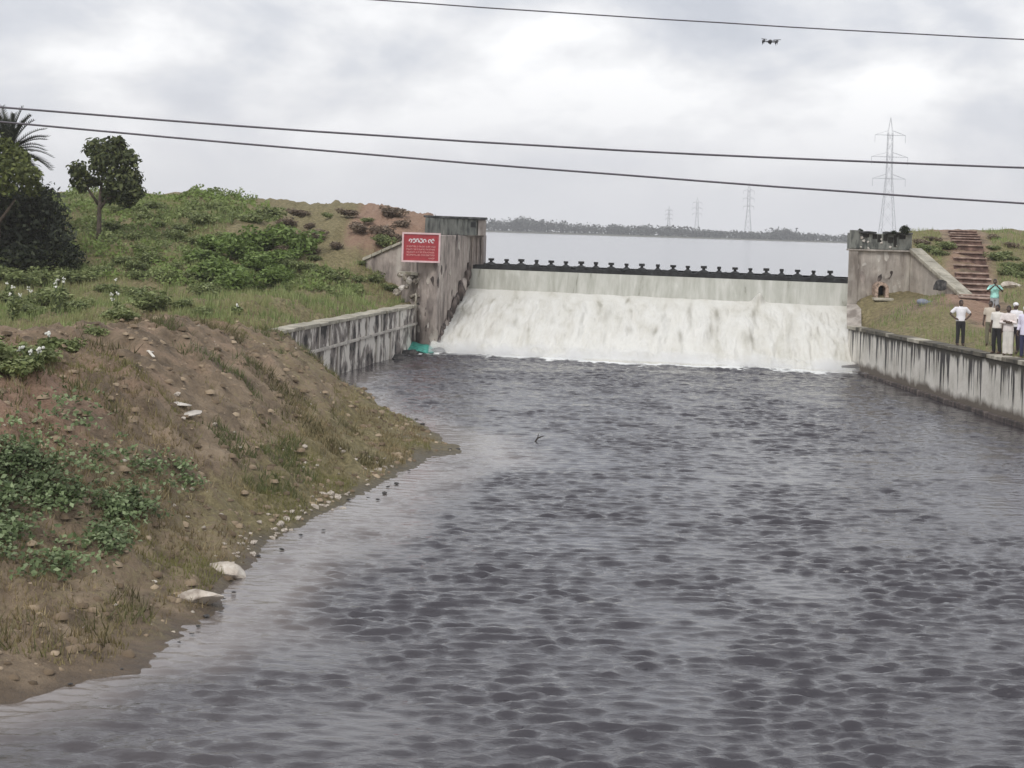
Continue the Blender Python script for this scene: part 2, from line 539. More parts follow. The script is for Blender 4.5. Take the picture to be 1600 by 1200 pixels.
def river_material():
    m, t, b = new_mat('river_water')
    lk = t.links.new
    c = N(t, 'ShaderNodeTexCoord')
    silt = N(t, 'ShaderNodeAttribute', attribute_name='silt')
    foam = N(t, 'ShaderNodeAttribute', attribute_name='foam')
    mx = N(t, 'ShaderNodeMix', data_type='RGBA')
    lk(silt.outputs['Fac'], mx.inputs['Factor'])
    mx.inputs['A'].default_value = (0.037, 0.033, 0.040, 1)
    mx.inputs['B'].default_value = (0.27, 0.235, 0.215, 1)
    lk(mx.outputs['Result'], b.inputs['Base Color'])
    b.inputs['Roughness'].default_value = 0.07
    b.inputs['IOR'].default_value = 1.5
    mpn = N(t, 'ShaderNodeMapping')
    mpn.inputs['Scale'].default_value = (1.0, 1.7, 1.0)
    lk(c.outputs['Object'], mpn.inputs['Vector'])
    n = N(t, 'ShaderNodeTexNoise', inp={'Scale': 3.4, 'Detail': 5.0, 'Roughness': 0.6})
    lk(mpn.outputs['Vector'], n.inputs['Vector'])
    ca = N(t, 'ShaderNodeAttribute', attribute_name='calm')
    bs = N(t, 'ShaderNodeMapRange', inp={'To Min': 0.40, 'To Max': 0.12})
    lk(ca.outputs['Fac'], bs.inputs['Value'])
    bp = N(t, 'ShaderNodeBump', inp={'Distance': 0.10})
    lk(bs.outputs['Result'], bp.inputs['Strength'])
    lk(n.outputs['Fac'], bp.inputs['Height'])
    lk(bp.outputs['Normal'], b.inputs['Normal'])
    fb = N(t, 'ShaderNodeBsdfPrincipled')
    fb.inputs['Base Color'].default_value = (0.78, 0.79, 0.77, 1)
    fb.inputs['Roughness'].default_value = 0.6
    fn = N(t, 'ShaderNodeTexNoise', inp={'Scale': 2.3, 'Detail': 7.0, 'Roughness': 0.7})
    lk(mpn.outputs['Vector'], fn.inputs['Vector'])
    ad = N(t, 'ShaderNodeMath', operation='ADD')
    lk(foam.outputs['Fac'], ad.inputs[0])
    lk(fn.outputs['Fac'], ad.inputs[1])
    fr = ramp(t, [(0.86, 0.0), (1.0, 1.0)])
    hf = N(t, 'ShaderNodeMath', operation='MULTIPLY')
    hf.inputs[1].default_value = 0.8
    lk(ad.outputs['Value'], hf.inputs[0])
    lk(hf.outputs['Value'], fr.inputs['Fac'])
    ms = N(t, 'ShaderNodeMixShader')
    lk(fr.outputs['Color'], ms.inputs['Fac'])
    lk(b.outputs['BSDF'], ms.inputs[1])
    lk(fb.outputs['BSDF'], ms.inputs[2])
    lk(ms.outputs['Shader'], t.nodes['Material Output'].inputs['Surface'])
    return m


def lake_material():
    m, t, b = new_mat('lake_water')
    lk = t.links.new
    b.inputs['Base Color'].default_value = (0.15, 0.155, 0.18, 1)
    b.inputs['Roughness'].default_value = 0.12
    b.inputs['IOR'].default_value = 1.36
    c = N(t, 'ShaderNodeTexCoord')
    mpn = N(t, 'ShaderNodeMapping')
    mpn.inputs['Scale'].default_value = (0.5, 0.8, 1)
    lk(c.outputs['Object'], mpn.inputs['Vector'])
    n = N(t, 'ShaderNodeTexNoise', inp={'Scale': 1.6, 'Detail': 5.0})
    lk(mpn.outputs['Vector'], n.inputs['Vector'])
    bp = N(t, 'ShaderNodeBump', inp={'Strength': 0.30, 'Distance': 0.10})
    lk(n.outputs['Fac'], bp.inputs['Height'])
    lk(bp.outputs['Normal'], b.inputs['Normal'])
    return m


def white_water_material(name, stops, streak, scale, rough=0.55, bump=0.6):
    m, t, b = new_mat(name)
    lk = t.links.new
    c = N(t, 'ShaderNodeTexCoord')
    mpn = N(t, 'ShaderNodeMapping')
    mpn.inputs['Scale'].default_value = streak
    lk(c.outputs['Object'], mpn.inputs['Vector'])
    n = N(t, 'ShaderNodeTexNoise', inp={'Scale': scale, 'Detail': 7.0, 'Roughness': 0.6, 'Distortion': 0.3})
    lk(mpn.outputs['Vector'], n.inputs['Vector'])
    r = ramp(t, stops)
    lk(n.outputs['Fac'], r.inputs['Fac'])
    at = N(t, 'ShaderNodeAttribute', attribute_name='thin')
    mxt = N(t, 'ShaderNodeMix', data_type='RGBA')
    lk(at.outputs['Fac'], mxt.inputs['Factor'])
    lk(r.outputs['Color'], mxt.inputs['A'])
    mxt.inputs['B'].default_value = (0.25, 0.235, 0.185, 1)
    lk(mxt.outputs['Result'], b.inputs['Base Color'])
    b.inputs['Roughness'].default_value = rough
    n2 = N(t, 'ShaderNodeTexNoise', inp={'Scale': 6.0, 'Detail': 6.0, 'Roughness': 0.7})
    lk(mpn.outputs['Vector'], n2.inputs['Vector'])
    bp = N(t, 'ShaderNodeBump', inp={'Strength': bump, 'Distance': 0.08})
    lk(n2.outputs['Fac'], bp.inputs['Height'])
    lk(bp.outputs['Normal'], b.inputs['Normal'])
    return m


M['river'] = river_material()
M['lake'] = lake_material()
M['white_water'] = white_water_material('white_water', [(0.29, (0.38, 0.365, 0.31)), (0.36, (0.54, 0.525, 0.465)), (0.44, (0.63, 0.615, 0.56)), (0.6, (0.695, 0.685, 0.64))], (1.3, 0.4, 0.4), 0.95)
M['curtain'] = white_water_material('thin_water', [(0.26, (0.18, 0.18, 0.14)), (0.36, (0.39, 0.39, 0.34)), (0.52, (0.47, 0.47, 0.42)), (0.72, (0.58, 0.575, 0.53))], (1.9, 1.9, 0.14), 1.5, rough=0.25, bump=0.25)

# ------------------------------------------------------------------ ground, banks
W_LEFT = [(-10.4, 24.0), (-7.95, 34.0), (-4.35, 48.35)]              # channel face of the left wall
W_RIGHT = [(15.62, 47.3), (15.25, 46.0), (16.5, 33.0), (18.9, 8.0)]   # channel face of the right wall


def wall_x(line, y):
    ys = [p[1] for p in line]
    xs = [p[0] for p in line]
    if ys[0] > ys[-1]:
        ys, xs = ys[::-1], xs[::-1]
    return np.interp(y, ys, xs)


def tps(points):
    pts = np.array(points, dtype=float)
    n = len(pts)
    d = np.hypot(pts[:, None, 0] - pts[None, :, 0], pts[:, None, 1] - pts[None, :, 1])
    K = np.where(d > 0, d * d * np.log(np.maximum(d, 1e-9)), 0) + np.eye(n) * 0.4
    Q = np.c_[np.ones(n), pts[:, :2]]
    A = np.block([[K, Q], [Q.T, np.zeros((3, 3))]])
    w = np.linalg.solve(A, np.r_[pts[:, 2], 0, 0, 0])

    def f(x, y):
        out = w[n] + w[n + 1] * x + w[n + 2] * y
        for i in range(n):
            r2 = (x - pts[i, 0]) ** 2 + (y - pts[i, 1]) ** 2
            out = out + w[i] * 0.5 * r2 * np.log(np.maximum(r2, 1e-12))
        return out
    return f


SHORE_PX = [(0, 1103), (100, 1075), (200, 1038), (290, 1000), (330, 962), (360, 905), (420, 850), (500, 800), (560, 775),
            (620, 742), (655, 722), (718, 704), (640, 655), (555, 632)]
SHORE = [PZ(a, b, 0.0) for a, b in SHORE_PX]
ctl = [(p[0], p[1], 0.0) for p in SHORE]
ctl += [(-10.4, 9.0, 0.0), (-12.0, 6.0, 0.0), (-14.5, 2.0, 0.0)]
# under water beside the shore
for i, (px, py) in enumerate(SHORE_PX):
    q = PZ(px, py, 0.0)
    off = (1.0, -0.9) if i < 11 else ((1.2, 0.0) if i == 11 else (0.5, 1.3))
    ctl.append((q[0] + off[0], q[1] + off[1], -0.35))
ctl += [(-8.6, 8.0, -0.6), (-2.5, 15, -0.9), (2.0, 20, -1.0), (2.5, 28, -1.0), (-1.0, 33.0, -0.9), (-3.5, 37, -0.9)]
# low back side of the spit
for px, py, zz in [(590, 642, 0.02), (680, 676, 0.02), (575, 622, -0.3), (620, 634, -0.3), (665, 650, -0.35), (720, 678, -0.4), (600, 680, 0.22), (660, 695, 0.12), (560, 660, 0.45), (520, 640, 0.85), (600, 610, -0.7), (640, 715, 0.12), (580, 720, 0.2), (550, 612, -0.15), (540, 600, -0.05)]:
    ctl.append(PZ(px, py, zz))
# mound ridge
for px, py, Y in [(0, 602, 18.0), (60, 572, 19.2), (100, 549, 20.5), (180, 516, 23), (270, 503, 26), (350, 513, 28.3), (430, 524, 31.0), (490, 570, 32.8), (520, 602, 33.2)]:
    ctl.append(P(px, py, Y))
ctl += [(-12.0, 15.5, 3.0), (-16, 13, 3.0), (-15, 6, 1.6), (-22, 8, 2.6), (-30, 10, 2.8), (-45, 8, 3.0)]
# hollow and field behind it
ctl += [(-12.2, 25.5, 1.9), (-10.6, 30, 1.9), (-16, 22, 2.1), (-9.2, 34, 2.05), (-8.0, 37, 2.1), (-7.1, 41, 2.1), (-6.0, 45, 2.1), (-5.2, 48.2, 2.15),
        (-14, 35, 2.1), (-14, 42, 2.2), (-10, 44.5, 2.25), (-20, 38, 2.2), (-30, 35, 2.4), (-30, 44, 2.9), (-20, 46.0, 2.6), (-45, 30, 2.6), (-55, 44, 3),
        (-6.2, 48.9, 2.5), (-5.4, 48.6, 2.3), (-6.6, 49.9, 3.0), (-7.4, 50.2, 3.5), (-5.2, 49.2, 2.5), (-8.5, 49.0, 3.1), (-12, 49, 3.2), (-16, 49.5, 3.7), (-22, 49.5, 4.0)]
# embankment
for px, py, Y in [(660, 331, 55.0), (560, 324, 56.0), (440, 318, 57), (330, 313, 58), (230, 308, 59), (120, 304, 60), (-60, 300, 60)]:
    ctl.append(P(px, py, Y))
ctl += [(-48, 60, 7.6), (-12.0, 52.5, 4.9), (-7.8, 52.5, 5.2), (-18, 54, 5.6), (-30, 54, 5.7), (-50, 53, 5.2)]
ctl += [(-5, 62, 6.4), (-20, 66, 6.9), (-45, 68, 7.0), (-5, 70, 3.0), (-20, 73, 3.0), (-45, 75, 3.0), (-60, 60, 7.5), (-60, 75, 3.0)]
left_h0 = tps(ctl)


def left_h(x, y):
    z = left_h0(x, y)
    dry = sstep(-0.1, 0.6, z)
    z = z + dry * (0.30 * fbm(x * 0.55, y * 0.7, 11, 3) + 0.27 * fbm(x * 2.0, y * 2.9, 17, 4, 0.62) + 0.10 * fbm(x * 5.5, y * 8.0, 18, 3, 0.6)) + dry * sstep(36, 33, y) * 0.42 * (0.22 - np.abs(fbm(x * 1.1 + 0.9 * y, y * 1.2 - 0.3 * x, 19, 3)))
    z = z + (1 - dry) * 0.10 * fbm(x * 1.5, y * 1.5, 23, 3)
    z = z + sstep(49, 54, y) * sstep(-6, -11, x) * 0.3 * fbm(x * 0.5, y * 0.5, 31, 3)
    z = z - sstep(53.5, 55, y) * 0.45 * np.exp(-((x + 5.2) / 1.9) ** 2)
    # the channel beyond the wall and behind the abutment
    wx = wall_x(W_LEFT, y)
    cut = sstep(34.6, 36.2, y) * np.where(x > wx - 0.22, 1.0, 0.0)
    z = z * (1 - cut) + (-1.0) * cut
    z = np.where((y > 48.4) & (y <= 53.0) & (x > -4.4), -1.0, z)
    z = np.where((y > 53.0) & (x > -4.4), np.where(x > -2.4, -1.0, np.minimum(z, 6.25)), z)
    z = z + sstep(54, 57, y) * sstep(-5.5, -8, x) * 0.22 * fbm(x * 0.9, y * 0.9, 37, 4) - 0.75 * np.exp(-((x + 12.5) ** 2 / 16 + (y - 57.5) ** 2 / 14))
    return z


def axis(a, b, fine, lo, hi, g):
    """positions from a to b: step 'fine' between lo and hi, growing by g outside"""
    v = list(np.arange(lo, hi + 1e-6, fine))
    s, p = fine, hi
    while p < b:
        s = min(s * g, 3.0)
        p += s
        v.append(p)
    s, p = fine, lo
    while p > a:
        s = min(s * g, 3.0)
        p -= s
        v.insert(0, p)
    return np.array(v)


def grid_faces(nx, ny):
    i = np.arange(nx - 1)[:, None] * ny + np.arange(ny - 1)[None, :]
    i = i.ravel()
    return np.stack([i, i + ny, i + ny + 1, i + 1], 1)


def build_terrain(name, xs, ys, hfun, masks):
    X, Y = np.meshgrid(xs, ys, indexing='ij')
    Z = hfun(X, Y)
    V = np.stack([X.ravel(), Y.ravel() * K, Z.ravel()], 1)
    me = np_mesh(name, V, grid_faces(len(xs), len(ys)), M['soil'], True, masks(X.ravel(), Y.ravel(), Z.ravel()))
    o = link(name, me)
    tag(o, kind='structure')
    return o


def left_masks(x, y, z):
    n = fbm(x * 0.4, y * 0.4, 41, 4)
    green = 0.15 + 1.3 * sstep(33.0, 36.0, y + 3 * n) + 0.75 * sstep(-0.5, -1.6, x + 7.6) * sstep(26.5, 29.0, y - 0.2 * x)
    # cover on the low spit near the water
    green = green + 0.55 * sstep(1.3, 0.5, z) * sstep(15, 20, y) + 0.30 * sstep(20, 12, y)
    green = green + np.where(y < 34, 0.22 * sstep(2.9, 1.6, z) - 0.35 * sstep(17, 12, y) + 0.5 * fbm(x * 0.28, y * 0.28, 43, 3), 0)
    green = np.where((y < 33) & (x < -11.2 - 0.10 * (y - 22)) & (y > 19), green + 0.8, green)
    bare = sstep(49.0, 53.0, y) * sstep(-19.0, -14.5, x + 2.5 * n)
    green = green - 1.25 * bare
    red = 0.12 + 0.9 * bare + 0.5 * np.exp(-((x + 8.6) ** 2 / 6 + (y - 17.0) ** 2 / 6)) + 0.28 * sstep(1.6, 2.6, z) * sstep(34, 30, y)
    wet = sstep(0.20, -0.02, z + 0.12 * n)
    return {'green': green, 'red': red, 'wet': wet}


build_terrain('left_bank', axis(-62, 0.2, 0.11, -13.5, 0.2, 1.06), axis(2, 76, 0.11, 10.5, 36.5, 1.05), left_h, left_masks)

ctr = [(15.9, 46.3, 1.95), (16.4, 42, 2.08), (16.9, 37, 2.12), (17.3, 33, 2.12), (18.6, 20, 2.1), (19.6, 8, 2.1),
       (19.5, 38, 2.25), (19.5, 33, 2.2), (24, 30, 2.4), (24, 20, 2.3), (35, 25, 2.6), (50, 20, 2.8),
       P(1350, 472, 46.9), P(1420, 467, 47.4), P(1485, 462, 45.3), P(1400, 495, 44.5), P(1470, 500, 42.5), P(1530, 475, 44.3), P(1553, 500, 43),
       (20.4, 45, 3.3), (22.4, 50, 4.9), (24.3, 55, 6.4), (28, 44, 3.4), (30, 50, 5.0), (32, 55, 6.45), (45, 55, 6.6), (45, 46, 4.0), (60, 55, 6.7), (60, 44, 4),
       (20.2, 51.5, 5.6), (19.6, 55, 6.0), (17, 56, 5.6), (17, 60, 5.6), (19.5, 58, 5.9), (24, 60, 6.4), (40, 60, 6.6), (60, 60, 6.6), (17, 68, 3), (30, 70, 3), (60, 70, 3)]
right_h0 = tps(ctr)


def right_h(x, y):
    z = right_h0(x, y)
    z = z + 0.16 * fbm(x * 0.5, y * 0.5, 51, 3) + 0.10 * fbm(x * 1.9, y * 1.9, 57, 4, 0.6)
    wx = wall_x(W_RIGHT, y)
    z = np.where((x < wx + 0.2) & (y < 49), -1.0, z)
    z = np.where((x < 0.334 * y + 0.25) & (y >= 47.2), -1.0, z)
    # where the abutment block stands the earth stays under its top
    inside = (x < 19.3 + (y - 48.3) * 0.2) & (y > 48.3) & (y < 55.4)
    z = np.where((x < 20.8) & (y >= 55.0), np.minimum(z, 5.9), z)
    return np.where(inside, np.minimum(z, 4.5), z)


def right_masks(x, y, z):
    n = fbm(x * 0.45, y * 0.45, 61, 4)
    green = 0.95 + 0.5 * n
    dirt = np.exp(-(((x - 18.6) / 2.2) ** 2 + ((y - 45.0) / 1.9) ** 2)) * 0.95
    path = sstep(1.7, 0.6, np.abs(x - np.interp(y, [38, 45, 55], [20.0, 20.4, 24.3]))) * sstep(38, 42, y)
    return {'green': green - 0.8 * dirt - 0.85 * path, 'red': 0.1 + 0.40 * dirt + 0.4 * path + 0.3 * n, 'wet': np.zeros_like(x)}


build_terrain('right_bank', axis(15.0, 62, 0.15, 15.0, 27, 1.07), axis(6, 72, 0.15, 32, 50, 1.07), right_h, right_masks)

g = MB()
g.add([(-1150, -100, -1.25), (1150, -100, -1.25), (1150, 1120, -1.25), (-1150, 1120, -1.25)], [(0, 1, 2, 3)])
tag(g.build('ground', simple('earth', (0.14, 0.11, 0.08), 0.95)), kind='structure')

# far shore: a low rise round the lake
fs = MB()
nseg = 60
vs = []
for i in range(nseg + 1):
    x = -1140 + 2280 * i / nseg
    y0 = 672 + 14 * math.sin(i * 1.3) + 12 * math.sin(i * 3.1)
    for dy, z in ((0, 3.6), (14, 4.7), (120, 5.2), (1900, 5.4)):
        vs.append((x, y0 + dy if dy < 1000 else 1120, z))
fs.add(vs, [(4 * i + k, 4 * (i + 1) + k, 4 * (i + 1) + k + 1, 4 * i + k + 1) for i in range(nseg) for k in range(3)])
tag(fs.build('far_shore', simple('far_earth', (0.075, 0.075, 0.05), 0.95), smooth=True), kind='structure')

# ------------------------------------------------------------------ water
CREST_L, CREST_R = Vector((-2.08, 52.5, 4.0)), Vector((16.3, 48.55, 4.0))
LIP_L, LIP_R = Vector((-2.10, 52.25, 2.84)), Vector((16.3, 48.3, 2.84))
FOOT_L, FOOT_R = Vector((-3.45, 47.75, -0.05)), Vector((16.0, 45.35, -0.05))


def build_river():
    nx, ny, d = 520, 1120, 0.068
    x0, y0 = -14.5, 4.6 * K
    kx = 2 * np.pi * np.fft.fftfreq(nx, d)[:, None]
    ky = 2 * np.pi * np.fft.fftfreq(ny, d)[None, :]
    k = np.hypot(kx, ky)
    k[0, 0] = 1e-6
    th = np.arctan2(ky, kx)
    lam = 2 * np.pi / k
    r = np.random.default_rng(5)
    dirn = np.abs(np.cos(th - R(97))) ** 7 * 0.95 + np.abs(np.cos(th - R(72))) ** 10 * 0.30 + 0.035
    amp = k ** -1.0 * np.exp(-(lam / 0.58) ** 4) * np.exp(-(0.22 / lam) ** 3) + 0.55 * k ** -1.0 * np.exp(-(lam / 2.4) ** 4) * np.exp(-(0.9 / lam) ** 4)
    amp = amp * np.sqrt(dirn)
    amp[0, 0] = 0
    spec = amp * np.exp(1j * r.uniform(0, 2 * np.pi, (nx, ny)))
    h = np.fft.ifft2(spec).real
    sx = np.fft.ifft2(spec * 1j * kx).real
    sy = np.fft.ifft2(spec * 1j * ky).real
    norm = 0.31 / np.sqrt((sx ** 2 + sy ** 2).mean())
    h *= norm
    dx = np.fft.ifft2(spec * (1j * kx / k)).real * norm
    dy = np.fft.ifft2(spec * (1j * ky / k)).real * norm
    X, YR = np.meshgrid(x0 + d * np.arange(nx), y0 + d * np.arange(ny), indexing='ij')
    Y = YR / K
    # distance to the left bank
    sh = np.array([(p[0], p[1]) for p in SHORE[:12]] + [(-10.4, 9.0), (-14, 3)])
    sh = sh[np.argsort(sh[:, 1])]
    bank = X - np.interp(Y, sh[:, 1], sh[:, 0])
    bank = np.where(Y > 27, np.minimum(bank + 0, np.hypot(X + 1.4, Y - 27)) , bank)
    bank = np.where(Y > 29, X - np.interp(Y, [29, 33.5, 37, 48], [-2.0, -5.2, -7.0, -4.2]), bank)
    n = fbm(X * 0.16, Y * 0.16, 71, 3)
    n2 = fbm(X * 0.5, Y * 0.35, 75, 3)
    live = 0.42 + 0.58 * sstep(-0.2, 1.9, bank + 1.8 * n2)
    live = live * (0.78 + 0.45 * n + 0.3 * n2)
    rwall = wall_x(W_RIGHT, Y) - X
    live = live * (0.45 + 0.55 * sstep(0.2, 3.0, rwall))
    live = live * (0.85 + 0.15 * sstep(40, 16, Y)) * (1 + 0.25 * sstep(-2, 8, X) * sstep(24, 14, Y))
    live = live * (0.95 + 0.9 * fbm(X * 0.8, Y * 1.1, 78, 3) + 0.3 * fbm(X * 0.22, Y * 0.22, 73, 2))
    live = np.clip(live, 0.10, 1.2)
    foot_y = np.interp(X, [FOOT_L.x, FOOT_R.x], [FOOT_L.y, FOOT_R.y])
    near = foot_y - Y
    live = live * (1.0 + 0.45 * np.exp(-(np.maximum(near, 0) / 3.0) ** 2))
    Z = h * live
    # long low swell running out from the foot of the fall
    Z = Z + 0.05 * np.sin(near * 2.0 + 4 * n2) * np.exp(-np.maximum(near, 0) / 6.0) * sstep(-0.5, 0.5, near)
    ch = 0.05
    Xd, Yd = X + ch * dx * live, YR + ch * dy * live - 0.7 * Z
    foam = np.exp(-np.maximum(near + 1.1 * n2 + 0.8 * fbm(X * 1.7, Y * 1.7, 74, 3) - 0.45, 0) / 1.15) * 0.85 + 0.12 * np.exp(-np.maximum(near, 0) / 3.5)
    foam = np.where((X < -3.2) & (Y > 45.5), foam + 0.30 * sstep(45.5, 47.5, Y), foam)
    foam = foam - 0.06 + 0.22 * np.exp(-np.maximum(near, 0) / 2.6) * sstep(0.05, 0.3, fbm(X * 1.6, Y * 0.5, 79, 4, 0.6))
    silt = sstep(2.6, 0.2, bank + 2.0 * n2) * 0.6 * sstep(45, 36, Y) + 0.18 * sstep(17, 11, Y) * sstep(2, -8, X)
    calm = sstep(1.0, 0.25, live)
    V = np.stack([Xd.ravel(), Yd.ravel(), Z.ravel()], 1)
    # drop what lies under the right bank
    keepx = (X < wall_x(W_RIGHT, Y) + 0.35).ravel()
    f = grid_faces(nx, ny)
    f = f[keepx[f].all(1)]
    me = np_mesh('river', V, f, M['river'], True, {'foam': foam.ravel(), 'silt': silt.ravel(), 'calm': calm.ravel()})
    tag(link('river', me), kind='structure')


build_river()

lk_ = MB()
lk_.add([(-2.0, 52.9, 4.06), (16.4, 48.95, 4.06), (19.2, 58, 4.06), (300, 62, 4.06), (900, 90, 4.06), (1130, 700, 4.06), (1130, 800, 4.06), (-1130, 800, 4.06),
         (-1130, 700, 4.06), (-900, 95, 4.06), (-60, 72, 4.06), (-6, 68, 4.06), (-2.0, 58, 4.06)], [tuple(range(13))])
tag(lk_.build('lake', M['lake']), kind='structure')


def sheet(name, A0, A1, B0, B1, nu, nv, amp, mat, prof, smooth=True, seed=0, thin=None):
    """water sheet between the line A0-A1 (above) and B0-B1 (below)"""
    u = np.linspace(0, 1, nu)[:, None]
    s = np.linspace(0, 1, nv)[None, :]
    a = np.array(A0)[None, None, :] * (1 - u[..., None]) + np.array(A1)[None, None, :] * u[..., None]
    b = np.array(B0)[None, None, :] * (1 - u[..., None]) + np.array(B1)[None, None, :] * u[..., None]
    Pp = a * (1 - s[..., None]) + b * s[..., None]
    U = u * 19.0 + 0 * s
    S = s * 4.0 + 0 * u
    prof(Pp, U, S, u + 0 * s, s + 0 * u)
    V = Pp.reshape(-1, 3) * np.array([1, K, 1])
    me = np_mesh(name, V, grid_faces(nu, nv)[:, ::-1], mat, smooth, {'thin': thin(u + 0 * s, s + 0 * u).ravel()} if thin else None)
    return tag(link(name, me), kind='structure')


def prof_fall(Pp, U, S, u, s):
    n = fbm(U * 1.6, S * 0.55, 81, 5, 0.6)
    n2 = fbm(U * 4.5, S * 2.4, 85, 4, 0.6)
    env = sstep(0.0, 0.30, s)
    Pp[..., 1] -= env * (0.13 * n + 0.03 * n2) + 0.42 * np.sin(np.pi * np.clip(s, 0, 1)) ** 1.0 * 0.5
    Pp[..., 2] += env * (1 - 0.6 * sstep(0.85, 1.0, s)) * (0.17 * n + 0.05 * n2) + 0.25 * np.sin(np.pi * s)
    # boiling foot
    Pp[..., 2] += sstep(0.80, 0.92, s) * (1 - sstep(0.93, 1.0, s)) * (0.22 + 0.45 * fbm(U * 1.3, S * 1.3, 91, 4, 0.6))
    # a plume where the sheet strikes a projecting stone
    pl = np.exp(-((u - 0.765) / 0.011) ** 2) * np.exp(-((s - 0.04) / 0.06) ** 2)
    Pp[..., 2] += 0.42 * pl
    Pp[..., 1] -= 0.35 * pl
    Pp[..., 2] += (1 - sstep(0.0, 0.1, s)) * 0.05 * fbm(U * 0.8, S * 0 + 3, 95, 3)


def thin_spots(u, s):
    # where the sheet breaks over stones and the wet face shows through: place across, place down, size across, size down, strength
    t = 0
    for a, b2, w, h_, k in [(0.755, 0.28, 0.006, 0.13, 0.8), (0.735, 0.62, 0.014, 0.08, 0.65), (0.60, 0.30, 0.005, 0.16, 0.55), (0.575, 0.62, 0.006, 0.08, 0.5), (0.66, 0.30, 0.007, 0.18, 0.6), (0.64, 0.55, 0.009, 0.12, 0.45),
                            (0.52, 0.58, 0.008, 0.05, 0.6), (0.53, 0.40, 0.004, 0.10, 0.4), (0.83, 0.45, 0.005, 0.17, 0.5), (0.925, 0.72, 0.004, 0.10, 0.4), (0.44, 0.13, 0.004, 0.05, 0.6), (0.45, 0.56, 0.008, 0.05, 0.45),
                            (0.40, 0.35, 0.009, 0.14, 0.3), (0.27, 0.50, 0.006, 0.04, 0.35), (0.22, 0.63, 0.004, 0.03, 0.4), (0.12, 0.35, 0.006, 0.05, 0.25), (0.09, 0.6, 0.01, 0.08, 0.2), (0.17, 0.56, 0.02, 0.06, 0.2)]:
        wob = 0.006 * np.sin(9 * s + 40 * a)
        t = t + k * np.exp(-((u - a + wob) / w) ** 2 - ((s - b2) / h_) ** 2)
    return np.clip(1.2 * t * (0.8 + 0.9 * fbm(u * 160, s * 9, 97, 3)), 0, 0.85)


sheet('white_water', LIP_L + Vector((-0.3, -0.02, 0)), LIP_R + Vector((0, -0.02, 0)), FOOT_L + Vector((-0.25, -0.35, -0.28)), FOOT_R + Vector((0, -0.35, -0.28)), 420, 90, 0.2, M['white_water'], prof_fall, thin=thin_spots)


def prof_curtain(Pp, U, S, u, s):
    n = fbm(U * 2.4, S * 0.25, 101, 4, 0.6)
    Pp[..., 1] -= 0.04 + 0.06 * s + 0.03 * n * sstep(0, 0.3, s)


sheet('water_curtain', CREST_L + Vector((-0.05, -0.36, -0.22)), CREST_R + Vector((0, -0.36, -0.22)), LIP_L + Vector((-0.05, -0.16, -0.25)), LIP_R + Vector((0, -0.16, -0.25)), 400, 14, 0.05, M['curtain'], prof_curtain)

# ------------------------------------------------------------------ weir with its row of posts
weir = thing('weir', 'long concrete overflow weir crossing the channel between two abutments', 'weir', tuple((FOOT_L + FOOT_R) / 2))
b_ = MB()
LB, RB = Vector((-2.2, 52.3, 0)), Vector((16.4, 48.35, 0))
b_.prism([(LB.x, LB.y), (RB.x, RB.y), (RB.x + 0.3, RB.y + 1.4), (LB.x + 0.3, LB.y + 1.4)], -1.0, 3.78)
b_.build('wall', M['weir'], weir)
b_ = MB()
b_.prism([(-3.6, 48.0), (16.0, 45.6), (16.4, 48.34), (-2.2, 52.29)], [-1.0] * 4, [-0.35, -0.35, 2.6, 2.6])
b_.build('apron', M['weir'], weir)
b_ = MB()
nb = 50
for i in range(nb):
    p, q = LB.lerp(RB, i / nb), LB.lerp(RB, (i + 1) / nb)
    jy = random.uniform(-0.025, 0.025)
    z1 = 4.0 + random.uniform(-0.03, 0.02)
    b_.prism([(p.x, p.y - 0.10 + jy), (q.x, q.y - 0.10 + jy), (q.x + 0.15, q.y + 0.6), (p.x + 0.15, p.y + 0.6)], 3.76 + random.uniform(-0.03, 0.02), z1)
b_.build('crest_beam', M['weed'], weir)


rr = random.Random(91)
for i in range(14):
    q = LB.lerp(RB, rr.uniform(0.02, 0.98))
    bm_ = bmesh.new()
    bmesh.ops.create_icosphere(bm_, subdivisions=1, radius=1.0)
    for v_ in bm_.verts:
        v_.co = Vector((v_.co.x * rr.uniform(0.1, 0.34), v_.co.y * rr.uniform(0.06, 0.14), v_.co.z * rr.uniform(0.03, 0.10)))
    me_ = bpy.data.meshes.new('debris')
    bm_.to_mesh(me_)
    bm_.free()
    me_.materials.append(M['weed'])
    link('debris', me_, weir, real((q.x, q.y - 0.06, 4.02)) - weir.location)


def post_mesh(k):
    m = MB()
    rr = random.Random(k)
    w = rr.uniform(0.75, 1.25)
    m.prism([(-0.22 * w, -0.20), (0.22 * w, -0.20), (0.22 * w, 0.22), (-0.22 * w, 0.22)], -0.01, 0.07)
    a = [(-0.19 * w, -0.17), (0.19 * w, -0.17), (0.19 * w, 0.19), (-0.19 * w, 0.19)]
    b2 = [(-0.075, -0.08), (0.075, -0.08), (0.075, 0.10), (-0.075, 0.10)]
    v = [(p[0], p[1], 0.071) for p in a] + [(p[0], p[1], 0.15) for p in b2]
    m.add(v, [(4, 5, 6, 7)] + [(i, (i + 1) % 4, 4 + (i + 1) % 4, 4 + i) for i in range(4)])
    m.prism([(-0.065, -0.07), (0.065, -0.07), (0.065, 0.08), (-0.065, 0.08)], 0.151, 0.22)
    m.prism([(-0.11 * w, -0.11), (0.11 * w, -0.11), (0.11 * w, 0.12), (-0.11 * w, 0.12)], 0.221, 0.32 + rr.uniform(-0.03, 0.03))
    return m.mesh('post', M['weed'])


